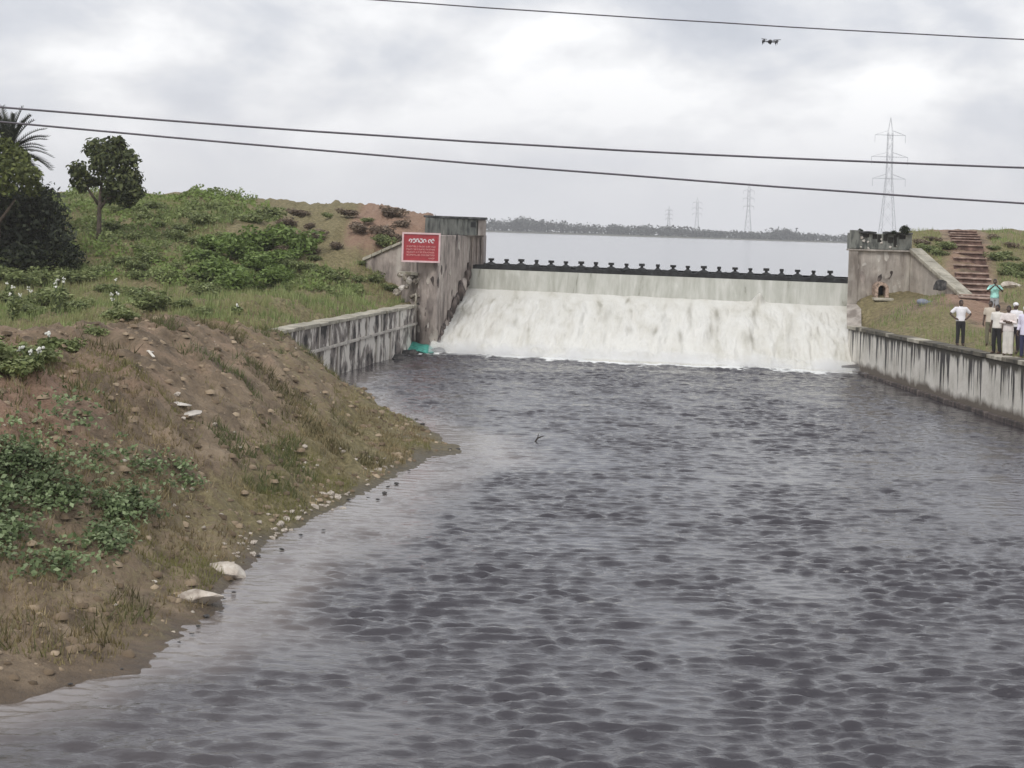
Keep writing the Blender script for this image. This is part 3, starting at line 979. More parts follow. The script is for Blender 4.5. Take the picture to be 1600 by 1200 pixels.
pm = [post_mesh(k) for k in range(4)]
post_px = [769, 793, 816, 840, 863, 886, 910, 933, 957, 981, 1005, 1030, 1054, 1077, 1102, 1126, 1151, 1175, 1200, 1224, 1249, 1274, 1300]
ORD = ['first', 'second', 'third', 'fourth', 'fifth', 'sixth', 'seventh', 'eighth', 'ninth', 'tenth', 'eleventh', 'twelfth']
for i, px in enumerate(post_px):
    # where the sight line through that column crosses the crest line
    k = (px - 800.0) / F
    t_ = (k * LB.y - LB.x) / ((RB.x - LB.x) - k * (RB.y - LB.y))
    q = LB.lerp(RB, t_)
    o = link('crest_post', pm[(i * 7) % 4], None, (q.x, q.y + 0.1, 4.0))
    o.rotation_euler.z = -0.21 + random.uniform(-0.06, 0.06)
    if i < 12:
        lab = 'dark stub post on the weir crest, %s from the abutment with the red board' % ORD[i]
    else:
        lab = 'dark stub post on the weir crest, %s from the abutment near the people' % ORD[len(post_px) - 1 - i]
    tag(o, lab, 'post', 'stub posts along the weir crest')

# ------------------------------------------------------------------ left abutment
def irregular_stone(r, seed, sq=(1, 1, 0.7), sub=2):
    bm = bmesh.new()
    bmesh.ops.create_icosphere(bm, subdivisions=sub, radius=1.0)
    rr = random.Random(seed)
    cuts = [(Vector((rr.gauss(0, 1), rr.gauss(0, 1), rr.gauss(0, 1))).normalized(), rr.uniform(0.45, 0.8)) for _ in range(13)]
    for v in bm.verts:
        for nrm, d in cuts:
            e = v.co.dot(nrm) - d
            if e > 0:
                v.co -= nrm * e
        v.co = Vector((v.co.x * r * sq[0], v.co.y * r * sq[1], v.co.z * r * sq[2]))
    me = bpy.data.meshes.new('stone')
    bm.to_mesh(me)
    bm.free()
    return me


def with_mat(me, m):
    me.materials.append(m)
    return me


al = thing('abutment', 'weathered brown concrete abutment carrying the red notice board', 'abutment', (-4.5, 50.5, 2.2))
B0, B1, B2 = (-4.35, 48.32), (-3.42, 47.85), (-2.12, 52.0)
b_ = MB()
b_.prism([B0, B1, B2, (-2.12, 57.5), (-4.9, 57.5), (-4.9, 49.3)], -1.0, 5.46)
b_.build('block', M['abut_left'], al, bevel=0.05)
# pier beside the crest
b_ = MB()
b_.prism([(-2.10, 52.05), (-1.42, 52.62), (-1.42, 57.5), (-2.10, 57.5)], 3.6, 5.46)
b_.build('pier', M['abut_left'], al, bevel=0.03)
for xx in (-1.97, -1.72, -1.52):
    b_ = MB()
    yy = 52.05 + (xx + 2.10) / 0.68 * 0.57
    b_.box((xx, yy - 0.03, 4.55), (0.075, 0.12, 1.65))
    b_.build('rib', M['abut_left'], al)
# parapet with corner pillars and panel slabs
for poly, z0, z1, nm, mt in [
    ([(-4.12, 49.0), (-1.40, 52.35), (-1.40, 52.75), (-4.12, 49.4)], 5.463, 6.28, 'parapet', M['parapet']),
    ([(-1.72, 51.85), (-1.34, 52.32), (-1.34, 52.85), (-1.72, 52.85)], 5.466, 6.275, 'pillar', M['abut_left']),
    ([(-4.16, 48.95), (-3.8, 49.36), (-3.8, 49.8), (-4.16, 49.8)], 5.466, 6.27, 'pillar', M['parapet'])]:
    b_ = MB()
    b_.prism(poly, z0, z1)
    b_.build(nm, mt, al, bevel=0.03)
for k in (1, 3, 4):                    # slabs on the parapet face standing for openings; the last one's shade is colour
    t0, t1 = 0.17 + k * 0.145, 0.17 + k * 0.145 + 0.085
    a, c = Vector((-4.12, 49.0, 0)).lerp(Vector((-1.40, 52.35, 0)), t0), Vector((-4.12, 49.0, 0)).lerp(Vector((-1.40, 52.35, 0)), t1)
    nn = Vector((0.78, -0.63, 0))
    b_ = MB()
    b_.prism([tuple((a + nn * 0.012)[:2]), tuple((c + nn * 0.012)[:2]), tuple((c - nn * 0.1)[:2]), tuple((a - nn * 0.1)[:2])], 5.88 + 0.05 * (k % 2), 6.14)
    b_.build('niche', M['parapet'] if k != 4 else M['cap'], al)
b_ = MB()
b_.prism([(-4.24, 48.86), (-1.28, 52.16), (-1.28, 52.95), (-4.24, 49.6)], 6.283, [6.38, 6.40, 6.40, 6.38])
b_.build('cap', M['cap'], al, bevel=0.02)
# ragged wet masonry stepping down along the fall
rr = random.Random(31)
for i in range(15):
    t_ = (i + 0.5) / 15
    q = Vector((-3.42, 47.85, 0)).lerp(Vector((-2.12, 52.0, 0)), t_)
    zz = 0.15 + 3.55 * t_ + rr.uniform(-0.1, 0.12)
    st = with_mat(irregular_stone(rr.uniform(0.30, 0.55), 700 + i, (0.42, 1.0, rr.uniform(0.8, 1.5)), 2), M['wet_rock'] if i % 4 else M['abut_left'])
    o = link('masonry_stone', st, al, real((q.x + 0.02, q.y - 0.04, zz)) - al.location)
    o.rotation_euler = (rr.uniform(-.7, .7), rr.uniform(-.15, .15), -0.18)
rr = random.Random(57)
for i in range(30):                   # flaked and patched render on the faces, each a thin shard
    if i < 16:
        f0, f1, zlo, zhi = Vector((-4.3, 48.3, 0)), Vector((-3.44, 47.87, 0)), 0.6, 5.2
    else:
        f0, f1, zlo, zhi = Vector((-3.4, 47.9, 0)), Vector((-2.2, 51.7, 0)), 2.6, 5.3
    q = f0.lerp(f1, rr.random())
    mk_ = rr.choice(['abut_left', 'wet_rock', 'ledge', 'abut_right', 'wet_rock'])
    st = with_mat(irregular_stone(rr.uniform(0.12, 0.34), 800 + i, (0.8, 0.10, rr.uniform(0.7, 1.8)), 2), M[mk_])
    o = link('render_shard', st, al, real((q.x, q.y, rr.uniform(zlo, zhi))) - al.location)
    o.rotation_euler = (0, rr.uniform(-.5, .5), -0.47 if i < 16 else 1.39)
# sloping wing on the field side, with its coping
W0, W1 = Vector((-7.35, 50.7, 0)), Vector((-4.36, 49.35, 0))
b_ = MB()
b_.prism([tuple(W0[:2]), tuple(W1[:2]), (-4.36, 50.0), (-7.35, 51.3)], 1.8, [4.02, 5.42, 5.42, 4.02])
b_.build('wing', M['abut_left'], al)
nst = 6
for i in range(nst):
    a, c = W0.lerp(W1, i / nst), W0.lerp(W1, (i + 0.94) / nst)
    za, zc = 4.02 + 1.4 * i / nst, 4.02 + 1.4 * (i + 0.94) / nst
    j = random.uniform(-0.02, 0.03)
    b_ = MB()
    b_.prism([(a.x, a.y - 0.1 + j), (c.x, c.y - 0.1 + j), (c.x, c.y + 0.5), (a.x, a.y + 0.5)], [za + 0.01, zc + 0.01, zc + 0.01, za + 0.01], [za + 0.15 + j, zc + 0.15 + j, zc + 0.15, za + 0.15])
    b_.build('coping_stone', M['coping'], al, bevel=0.02)
# ledge slab and pale edge strip
b_ = MB()
b_.prism([(-5.35, 48.75), (-4.36, 48.15), (-4.36, 48.9), (-5.35, 49.4)], 3.52, 3.66)
b_.build('ledge', M['coping'], al, bevel=0.02)
b_ = MB()
b_.prism([(-5.2, 48.95), (-4.37, 48.45), (-4.37, 49.3), (-5.2, 49.6)], 1.8, 3.515)
b_.build('footing', M['abut_left'], al, bevel=0.04)
b_ = MB()
b_.tube([(-4.42, 48.17, 0.6), (-4.42, 48.17, 2.3), (-4.40, 48.16, 2.55), (-4.45, 48.22, 2.66)], 0.045, 8)
b_.build('pipe', M['coping'], al, smooth=True)
# loose masonry at the corner over the retaining wall
rr = random.Random(3)
for i in range(16):
    px, py = rr.uniform(618, 656), rr.uniform(428, 468)
    p = P(px, py, 48.35 + rr.uniform(-0.1, 0.25))
    st = with_mat(irregular_stone(rr.uniform(0.12, 0.24), 100 + i, (1.2, 0.9, 0.75), 2), M['stone'] if i % 3 else M['ledge'])
    o = link('stone', st, al, real(p) - al.location)
    o.rotation_euler = (rr.uniform(-1, 1), rr.uniform(-1, 1), rr.uniform(0, 6))

# ------------------------------------------------------------------ notice board
sx0, sx1 = P(628, 386, 47.75)[0], P(688, 386, 47.75)[0]
sz1, sz0 = P(658, 363.5, 47.75)[2], P(658, 410, 47.75)[2]
scx, scz, sy = (sx0 + sx1) / 2, (sz0 + sz1) / 2, 47.75
sw, shh = sx1 - sx0, sz1 - sz0
board = thing('notice_board', 'red notice board with pale frame and white writing on the abutment', 'sign', (scx, sy, sz0))
b_ = MB(); b_.box((scx, sy, scz), (sw - 0.1, 0.03, shh - 0.1)); b_.build('panel', M['sign_red'], board)
for c, d in [((scx, sy - 0.01, sz1 - 0.04), (sw, 0.06, 0.08)), ((scx, sy - 0.01, sz0 + 0.04), (sw, 0.06, 0.08)),
             ((sx0 + 0.04, sy - 0.01, scz), (0.08, 0.06, shh - 0.162)), ((sx1 - 0.04, sy - 0.01, scz), (0.08, 0.06, shh - 0.162))]:
    b_ = MB(); b_.box(c, d); b_.build('frame', M['sign_frame'], board)
for xx, yb in ((sx0 + 0.25, 49.75), (sx1 - 0.2, 48.2)):
    for zz in (scz + 0.3, scz - 0.35):
        b_ = MB(); b_.bar((xx, sy + 0.02, zz), (xx, yb, zz), 0.05); b_.build('bracket', M['steel'], board)


def glyph_row(x0, x1, z, h, mat, seed, gap=0.22):
    """a line of rounded, looped letters, too small to read"""
    r_ = random.Random(seed)
    m_ = MB()
    x = x0
    while x < x1 - h * 0.7:
        w = h * r_.uniform(0.75, 1.15)
        kind = r_.random()
        n = 9
        a0 = r_.uniform(0, 6.28)
        cx, cz = x + w / 2, z
        pts = [(cx + w * 0.42 * math.cos(a0 + 5.0 * i / n), cz + h * 0.42 * math.sin(a0 + 5.0 * i / n)) for i in range(n + 1)]
        for p, q in zip(pts[:-1], pts[1:]):
            m_.bar((p[0], sy - 0.019, p[1]), (q[0], sy - 0.019, q[1]), 0.006, h * 0.26)
        if kind < 0.5:
            m_.bar((cx - w * 0.3, sy - 0.019, z + h * 0.5), (cx + w * 0.35, sy - 0.019, z + h * 0.55), 0.006, h * 0.2)
        x += w * (1 + gap * 0.5)
        if r_.random() < 0.12: x += h * 0.5
    o = m_.build('lettering', mat, board)
    o['kind'] = 'stuff'
    return o


glyph_row(scx - sw * 0.32, scx + sw * 0.34, sz1 - shh * 0.28, shh * 0.13, M['sign_white'], 1, 0.02)
for i, f_ in enumerate((0.47, 0.565, 0.66, 0.755)):
    glyph_row(scx - sw * 0.38, scx + sw * 0.38, sz1 - shh * f_, shh * 0.05, M['sign_line'], 10 + i)
glyph_row(scx + sw * 0.2, scx + sw * 0.36, sz1 - shh * 0.86, shh * 0.05, M['sign_line'], 20)

# ------------------------------------------------------------------ retaining walls
wl = thing('retaining_wall', 'dark streaked retaining wall with pale ledge below the grassy field', 'wall', (-7.0, 38.0, 0.0))
dn = Vector((14.35, -3.6, 0)).normalized()       # towards the channel
WA, WB = Vector((-8.65, 31.15, 0)), Vector((-4.37, 48.22, 0))
dn = Vector(((WB - WA).y, -(WB - WA).x, 0)).normalized()


def along(t, o):
    p = WA.lerp(WB, t) + dn * o
    return (p.x, p.y)


b_ = MB(); b_.prism([along(0, 0), along(1, 0), along(1, -0.55), along(0, -0.55)], -1.0, 2.02); b_.build('face', M['wall_left'], wl)
b_ = MB()
ncp = 26
for i in range(ncp):
    j = random.uniform(-0.02, 0.03)
    b_ = MB()
    b_.prism([along(i / ncp + 0.0008, 0.07 + j), along((i + 1) / ncp - 0.0008, 0.07 + j), along((i + 1) / ncp - 0.0008, -0.6), along(i / ncp + 0.0008, -0.6)], 2.023, 2.15 + random.uniform(-0.02, 0.02))
    b_.build('coping_stone', M['coping'], wl, bevel=0.015)
b_ = MB(); b_.prism([along(0, 0.09), along(0.995, 0.09), along(0.995, -0.1), along(0, -0.1)], [1.02, 1.22, 1.22, 1.02], [1.14, 1.33, 1.33, 1.14]); b_.build('ledge', M['ledge'], wl, bevel=0.02)
for i in range(9):
    t0 = 0.06 + i * 0.10 + random.uniform(-0.035, 0.035)
    b_ = MB(); b_.prism([along(t0, 0.05), along(t0 + 0.006, 0.05), along(t0 + 0.006, -0.1), along(t0, -0.1)], 1.02 + 0.2 * t0 + 0.115, 2.018)
    b_.build('rib', M['ledge'], wl)
for i in range(5):
    t0 = 0.22 + i * 0.15 + random.uniform(-0.05, 0.05)
    b_ = MB(); b_.prism([along(t0, 0.05), along(t0 + 0.009, 0.05), along(t0 + 0.009, -0.1), along(t0, -0.1)], -0.8, 1.015 + 0.2 * t0)
    b_.build('rib', M['ledge'], wl)


def right_wall_material():
    """limewashed concrete; black runs hang from the coping and thin out downwards, silt stain along the water line"""
    m, t, b = new_mat('streaked_wall')
    lk = t.links.new
    c = N(t, 'ShaderNodeTexCoord')
    sp = N(t, 'ShaderNodeSeparateXYZ')
    lk(c.outputs['Object'], sp.inputs['Vector'])
    n1 = N(t, 'ShaderNodeTexNoise', inp={'Scale': 1.2, 'Detail': 6.0, 'Roughness': 0.6})
    lk(c.outputs['Object'], n1.inputs['Vector'])
    r1 = ramp(t, [(0.3, (0.50, 0.47, 0.41)), (0.55, (0.67, 0.635, 0.57)), (0.75, (0.76, 0.725, 0.66))])
    lk(n1.outputs['Fac'], r1.inputs['Fac'])
    mp_ = N(t, 'ShaderNodeMapping')
    mp_.inputs['Scale'].default_value = (3.6, 3.6, 0.13)
    lk(c.outputs['Object'], mp_.inputs['Vector'])
    n2 = N(t, 'ShaderNodeTexNoise', inp={'Scale': 1.0, 'Detail': 5.0, 'Roughness': 0.65})
    lk(mp_.outputs['Vector'], n2.inputs['Vector'])
    zf = N(t, 'ShaderNodeMapRange', inp={'From Min': 0.2, 'From Max': 2.0, 'To Min': -0.09, 'To Max': 0.085})
    lk(sp.outputs['Z'], zf.inputs['Value'])
    ad = N(t, 'ShaderNodeMath', operation='ADD')
    lk(n2.outputs['Fac'], ad.inputs[0])
    lk(zf.outputs['Result'], ad.inputs[1])
    rs = ramp(t, [(0.53, 0.0), (0.565, 1.0)])
    lk(ad.outputs['Value'], rs.inputs['Fac'])
    mx = N(t, 'ShaderNodeMix', data_type='RGBA')
    lk(rs.outputs['Color'], mx.inputs['Factor'])
    lk(r1.outputs['Color'], mx.inputs['A'])
    mx.inputs['B'].default_value = (0.055, 0.05, 0.048, 1)
    # moss under the coping
    n3 = N(t, 'ShaderNodeTexNoise', inp={'Scale': 1.6, 'Detail': 4.0})
    lk(c.outputs['Object'], n3.inputs['Vector'])
    mz = N(t, 'ShaderNodeMath', operation='MULTIPLY_ADD')
    lk(n3.outputs['Fac'], mz.inputs[0]); mz.inputs[1].default_value = 0.6
    lk(sp.outputs['Z'], mz.inputs[2])
    rm = N(t, 'ShaderNodeMapRange', inp={'From Min': 1.97, 'From Max': 2.14})
    lk(mz.outputs['Value'], rm.inputs['Value'])
    m2 = N(t, 'ShaderNodeMix', data_type='RGBA')
    lk(rm.outputs['Result'], m2.inputs['Factor'])
    lk(mx.outputs['Result'], m2.inputs['A'])
    m2.inputs['B'].default_value = (0.075, 0.066, 0.05, 1)
    rw = N(t, 'ShaderNodeMapRange', inp={'From Min': 0.85, 'From Max': 0.6})
    lk(mz.outputs['Value'], rw.inputs['Value'])
    m3 = N(t, 'ShaderNodeMix', data_type='RGBA')
    lk(rw.outputs['Result'], m3.inputs['Factor'])
    lk(m2.outputs['Result'], m3.inputs['A'])
    m3.inputs['B'].default_value = (0.145, 0.12, 0.095, 1)
    lk(m3.outputs['Result'], b.inputs['Base Color'])
    b.inputs['Roughness'].default_value = 0.88
    n4 = N(t, 'ShaderNodeTexNoise', inp={'Scale': 6.0, 'Detail': 6.0})
    lk(c.outputs['Object'], n4.inputs['Vector'])
    bp = N(t, 'ShaderNodeBump', inp={'Strength': 0.35, 'Distance': 0.05})
    lk(n4.outputs['Fac'], bp.inputs['Height'])
    lk(bp.outputs['Normal'], b.inputs['Normal'])
    return m


M['wall_right'] = right_wall_material()
wr = thing('retaining_wall', 'pale retaining wall with black vertical runs below the standing people', 'wall', (16.0, 38.0, 0.0))
WR = [Vector((15.64, 47.28, 0)), Vector((15.25, 46.0, 0)), Vector((16.5, 33.0, 0)), Vector((18.9, 8.0, 0))]
for a, c, za, zc in ((WR[0], WR[1], 2.75, 1.84), (WR[1], WR[2], 1.84, 1.98), (WR[2], WR[3], 1.98, 1.98)):
    n_ = Vector((-(c - a).y, (c - a).x, 0)).normalized()
    if n_.x < 0: n_ = -n_
    b_ = MB()
    b_.prism([(a.x, a.y), (c.x, c.y), (c.x + n_.x * 0.5, c.y + n_.y * 0.5), (a.x + n_.x * 0.5, a.y + n_.y * 0.5)], -1.0, [za, zc, zc, za])
    b_.build('face', M['wall_right'], wr)
    nn = max(1, int((c - a).length / 0.9))
    for i in range(nn):
        p, q = a.lerp(c, (i + 0.006) / nn), a.lerp(c, (i + 0.994) / nn)
        zp, zq = za + (zc - za) * i / nn, za + (zc - za) * (i + 1) / nn
        j = random.uniform(-0.02, 0.02)
        b_ = MB()
        b_.prism([(p.x - n_.x * (0.08 + j), p.y - n_.y * (0.08 + j)), (q.x - n_.x * (0.08 + j), q.y - n_.y * (0.08 + j)), (q.x + n_.x * 0.55, q.y + n_.y * 0.55), (p.x + n_.x * 0.55, p.y + n_.y * 0.55)],
                 [zp + 0.003, zq + 0.003, zq + 0.003, zp + 0.003], [zp + 0.14 + j, zq + 0.14 + j, zq + 0.14, zp + 0.14])
        b_.build('coping_stone', M['abut_right'] if a is WR[0] else (M['coping_moss'] if (i % 6) else M['coping']), wr, bevel=0.015)
b_ = MB()
b_.prism([(15.10, 46.05), (16.37, 32.9), (18.77, 8.0), (19.0, 8.0), (16.62, 33.0), (15.35, 46.1)], -1.0, [0.12, 0.16, 0.2, 0.2, 0.16, 0.12])
b_.build('plinth', M['wet_rock'], wr, bevel=0.04)

# ------------------------------------------------------------------ right abutment
ar = thing('abutment', 'sandy concrete abutment with broken parapet beside the brick red steps', 'abutment', (17.6, 48.0, 3.0))
A0, A1, A2 = (15.62, 47.30), (18.75, 48.1), (20.25, 45.5)
b_ = MB(); b_.prism([A0, A1, (20.6, 55.5), (18.7, 55.5)], -1.0, 5.42); b_.build('block', M['abut_right'], ar, bevel=0.05)
b_ = MB(); b_.prism([(15.55, 47.22), (16.05, 47.35), (16.3, 48.2), (15.95, 48.2)], -1.0, 5.425); b_.build('pillar', M['abut_right'], ar, bevel=0.03)
b_ = MB(); b_.prism([(15.60, 47.25), (18.78, 48.05), (18.78, 48.45), (15.60, 47.65)], 5.43, 6.17); b_.build('parapet', M['parapet'], ar, bevel=0.03)
b_ = MB(); b_.prism([(15.56, 47.2), (16.1, 47.32), (16.2, 47.8), (15.80, 47.8)], 5.435, 6.3); b_.build('pillar', M['parapet'], ar, bevel=0.03)
for k in range(6):                                  # broken coping blocks
    if k == 2: continue
    t0, t1 = 0.13 + k * 0.145, 0.13 + k * 0.145 + 0.135
    a, c = Vector((15.60, 47.2, 0)).lerp(Vector((18.8, 48.0, 0)), t0), Vector((15.60, 47.2, 0)).lerp(Vector((18.8, 48.0, 0)), t1)
    b_ = MB(); j = random.uniform(-0.03, 0.03)
    b_.prism([(a.x, a.y - 0.05), (c.x, c.y - 0.05), (c.x, c.y + 0.5), (a.x, a.y + 0.5)], 6.173, [6.27 + j, 6.25 - j, 6.25, 6.27])
    b_.build('coping_stone', M['cap'], ar, bevel=0.02)
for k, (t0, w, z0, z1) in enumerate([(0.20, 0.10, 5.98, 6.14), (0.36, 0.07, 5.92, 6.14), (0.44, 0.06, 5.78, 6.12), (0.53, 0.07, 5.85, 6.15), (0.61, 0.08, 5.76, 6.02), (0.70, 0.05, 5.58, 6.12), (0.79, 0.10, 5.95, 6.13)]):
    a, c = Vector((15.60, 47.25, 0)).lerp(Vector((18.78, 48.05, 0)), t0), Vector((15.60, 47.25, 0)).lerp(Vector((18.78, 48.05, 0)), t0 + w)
    b_ = MB(); b_.prism([(a.x, a.y - 0.012), (c.x, c.y - 0.012), (c.x, c.y + 0.1), (a.x, a.y + 0.1)], z0, z1); b_.build('niche', M['black'], ar)  # black plates on the parapet face, painted shade in place of recesses
rr = random.Random(11)
for i in range(9):                                  # patches of bared masonry in the parapet
    t0 = rr.uniform(0.15, 0.9)
    a = Vector((15.60, 47.25, 0)).lerp(Vector((18.78, 48.05, 0)), t0)
    st = with_mat(irregular_stone(rr.uniform(0.06, 0.11), 300 + i, (1.2, 0.6, 0.9), 2), M['ledge'])
    link('stone', st, ar, real((a.x, a.y + 0.0, rr.uniform(5.48, 5.95))) - ar.location)
b_ = MB(); b_.prism([(15.56, 47.2), (18.8, 48.02), (18.8, 48.3), (15.56, 47.6)], 5.35, 5.427); b_.build('string_course', M['abut_right'], ar, bevel=0.02)
for i in range(20):
    t0 = rr.uniform(0.03, 0.97)
    a = Vector((15.62, 47.30, 0)).lerp(Vector((18.75, 48.1, 0)), t0)
    mk_ = rr.choice(['abut_right', 'wet_rock', 'ledge', 'abut_left', 'ledge'])
    st = with_mat(irregular_stone(rr.uniform(0.12, 0.32), 860 + i, (0.8, 0.08, rr.uniform(0.7, 1.8)), 2), M[mk_])
    o = link('render_shard', st, ar, real((a.x, a.y, rr.uniform(3.4, 5.2))) - ar.location)
    o.rotation_euler = (0, rr.uniform(-.5, .5), 0.42)
# wing going down beside the steps
b_ = MB(); b_.prism([A1, A2, (20.75, 45.75), (19.2, 48.5)], 1.8, [5.35, 3.25, 3.25, 5.35]); b_.build('wing', M['abut_right'], ar)
n_ = 7
for i in range(n_):
    a, c = Vector((*A1, 0)).lerp(Vector((*A2, 0)), i / n_), Vector((*A1, 0)).lerp(Vector((*A2, 0)), (i + 0.96) / n_)
    za, zc = 5.36 - 2.1 * i / n_, 5.36 - 2.1 * (i + 0.96) / n_
    b_ = MB()
    b_.prism([(a.x - 0.12, a.y - 0.05), (c.x - 0.12, c.y - 0.05), (c.x + 0.62, c.y + 0.3), (a.x + 0.62, a.y + 0.3)], [za + 0.004, zc + 0.004, zc + 0.004, za + 0.004], [za + 0.2, zc + 0.2, zc + 0.2, za + 0.2])
    b_.build('coping_stone', M['coping'], ar, bevel=0.03)
st = with_mat(irregular_stone(0.42, 77, (1.2, 0.8, 0.8), 2), M['dark_stone'])
o = link('boulder', st, None, P(1470, 447, 45.9)); tag(o, 'dark grey lump lying under the sloping wing of the sandy abutment', 'boulder')  # dark grey lump set at the dark hollow under the wing
# arched outlet
ot = thing('drain_outlet', 'small orange washed arched outlet at the foot of the sandy abutment', 'drain', P(1375, 462, 47.0))
oc = Vector(P(1378, 455, 47.2))
b_ = MB()
for k in range(9):
    a0, a1 = math.pi * k / 9, math.pi * (k + 1) / 9
    for r0, r1 in ((0.17, 0.32),):
        q = [(oc.x + r * math.cos(a), oc.y + dy, oc.z + 0.1 + r * math.sin(a)) for a in (a0, a1) for r in (r0, r1) for dy in (0, 0.5)]
        b_.add(q, [(0, 4, 6, 2), (2, 6, 7, 3), (0, 1, 5, 4), (1, 3, 7, 5)])
b_.box((oc.x - 0.245, oc.y + 0.25, oc.z - 0.12), (0.15, 0.5, 0.42)); b_.box((oc.x + 0.245, oc.y + 0.25, oc.z - 0.12), (0.15, 0.5, 0.42))
b_.build('arch', M['orange'], ot)
b_ = MB(); b_.box((oc.x, oc.y + 0.42, oc.z - 0.03), (0.34, 0.1, 0.6)); b_.build('opening', M['black'], ot)  # black panel painted as the shaded inside of the arch
b_ = MB(); b_.box((oc.x, oc.y - 0.1, oc.z - 0.36), (0.9, 0.4, 0.12)); b_.build('sill', M['coping'], ot, bevel=0.02)

# ------------------------------------------------------------------ brick steps up the right embankment
stair = thing('staircase', 'straight flight of brick red steps climbing the grassy embankment', 'stairs', (20.4, 44.8, 3.2))
nst = 15
for i in range(nst):
    t_ = i / (nst - 1)
    y = 44.6 + 10.6 * t_
    x = 20.55 + 3.9 * t_
    z = 3.28 + 3.14 * t_
    z = max(z, float(right_h(np.array([x]), np.array([y + 0.2]))[0]) + 0.10)
    rz_, wd = -0.33 + random.uniform(-0.03, 0.03), 1.42 + 0.1 * (1 - t_) + random.uniform(-0.05, 0.05)
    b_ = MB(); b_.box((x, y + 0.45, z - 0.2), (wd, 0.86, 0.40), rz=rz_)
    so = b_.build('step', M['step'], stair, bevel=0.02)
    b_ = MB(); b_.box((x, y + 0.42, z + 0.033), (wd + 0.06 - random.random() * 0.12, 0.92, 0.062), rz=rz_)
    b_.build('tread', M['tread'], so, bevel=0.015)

# ------------------------------------------------------------------ leaves
def leaf_cloud(blobs, n, size, seed, flat=0.3, shell=0.55):
    """n leaves through ellipsoid blobs (centre, radii); returns vertices and quads"""
    r = np.random.default_rng(seed)
    vol = np.array([b[1][0] * b[1][1] * b[1][2] for b in blobs]) ** 0.7
    cnt = r.multinomial(n, vol / vol.sum())
    C = []
    NN = []
    for (c, rad), k in zip(blobs, cnt):
        d = r.normal(size=(k, 3))
        d /= np.linalg.norm(d, axis=1)[:, None]
        rho = shell + (1 - shell) * r.random(k) ** 0.6
        rho *= 1 + 0.16 * r.normal(size=k)
        C.append(np.array(c) + d * rho[:, None] * np.array(rad))
        NN.append(d)
    C, D = np.concatenate(C), np.concatenate(NN)
    nrm = D * 0.7 + r.normal(size=D.shape) * 0.75 + np.array([0, 0, flat])
    nrm /= np.linalg.norm(nrm, axis=1)[:, None]
    t = np.cross(nrm, r.normal(size=D.shape))
    t /= np.linalg.norm(t, axis=1)[:, None]
    b = np.cross(nrm, t)
    s = (size * (0.6 + 0.8 * r.random(len(C))))[:, None]
    V = np.stack([C - t * s, C - b * s * 0.5 + nrm * s * 0.12, C + t * s, C + b * s * 0.5 + nrm * s * 0.12], 1).reshape(-1, 3)
    Fq = np.arange(len(C) * 4).reshape(-1, 4)
    return V, Fq


def blob_bush(w, h, n, seed):
    r = random.Random(seed)
    out = []
    for i in range(n):
        a = r.uniform(0, 6.28)
        q = r.uniform(0, 0.62)
        s = r.uniform(0.28, 0.5)
        out.append(((w / 2 * q * math.cos(a), w / 2 * q * math.sin(a), h * r.uniform(0.25, 0.72)), (w / 2 * s * 1.25, w / 2 * s * 1.25, h * s * 0.75)))
    return out


def bush_meshes(count, n, leaf, mats, w=1.6, h=1.1):
    res = {}
    for mk in mats:
        lst = []
        for k in range(count):
            V, Fq = leaf_cloud(blob_bush(w, h, 9, 50 + k * 3 + len(mk)), n, leaf, 900 + k, shell=0.7)
            lst.append(np_mesh('foliage', V, Fq, M[mk]))
        res[mk] = lst
    return res


BM = bush_meshes(3, 900, 0.095, ['leaf_green', 'leaf_mid', 'leaf_dry', 'leaf_dark'])


def ground_at(x, y):
    f = left_h if x < 7 else right_h
    return float(f(np.array([x]), np.array([y]))[0])


def hit(px, py, f=None, y0=12.0, y1=64.0):
    """point of the bank seen at a photo pixel"""
    ys = np.arange(y0, y1, 0.1)
    dx, dy = px - 800.0, py - V0
    xs = (dx * cs + dy * sn) * ys / F
    zs = H + (dx * sn - dy * cs) * ys / F
    hh = (left_h if px < 700 else right_h)(xs, ys)
    k = np.argmax(hh > zs)
    if hh[k] <= zs[k]:
        k = len(ys) - 1
    return float(xs[k]), float(ys[k]), float(hh[k])


BUSHES = []


def bush(px, py, wpx, mk, label, group, seed, squash=1.0):
    x, y, z = hit(px, py)
    o = link('bush', BM[mk][seed % 3], None, (x, y, z - 0.08))
    s = wpx * y / F / 1.6
    o.scale = (s, s, s * squash)
    o.rotation_euler.z = seed * 1.7
    BUSHES.append((px, py, {'leaf_mid': 'soft green', 'leaf_dark': 'dark green', 'leaf_green': 'bright green', 'leaf_dry': 'dry brown'}[mk], label, group, o))
    return tag(o, label, 'bush', group)


rb = random.Random(21)


def spread_px(n, x0, x1, y0, y1, gap):
    out = []
    for _ in range(4000):
        p = (rb.uniform(x0, x1), rb.uniform(y0, y1))
        if all(abs(p[0] - q[0]) + 1.6 * abs(p[1] - q[1]) > gap for q in out):
            out.append(p)
            if len(out) == n: break
    return out


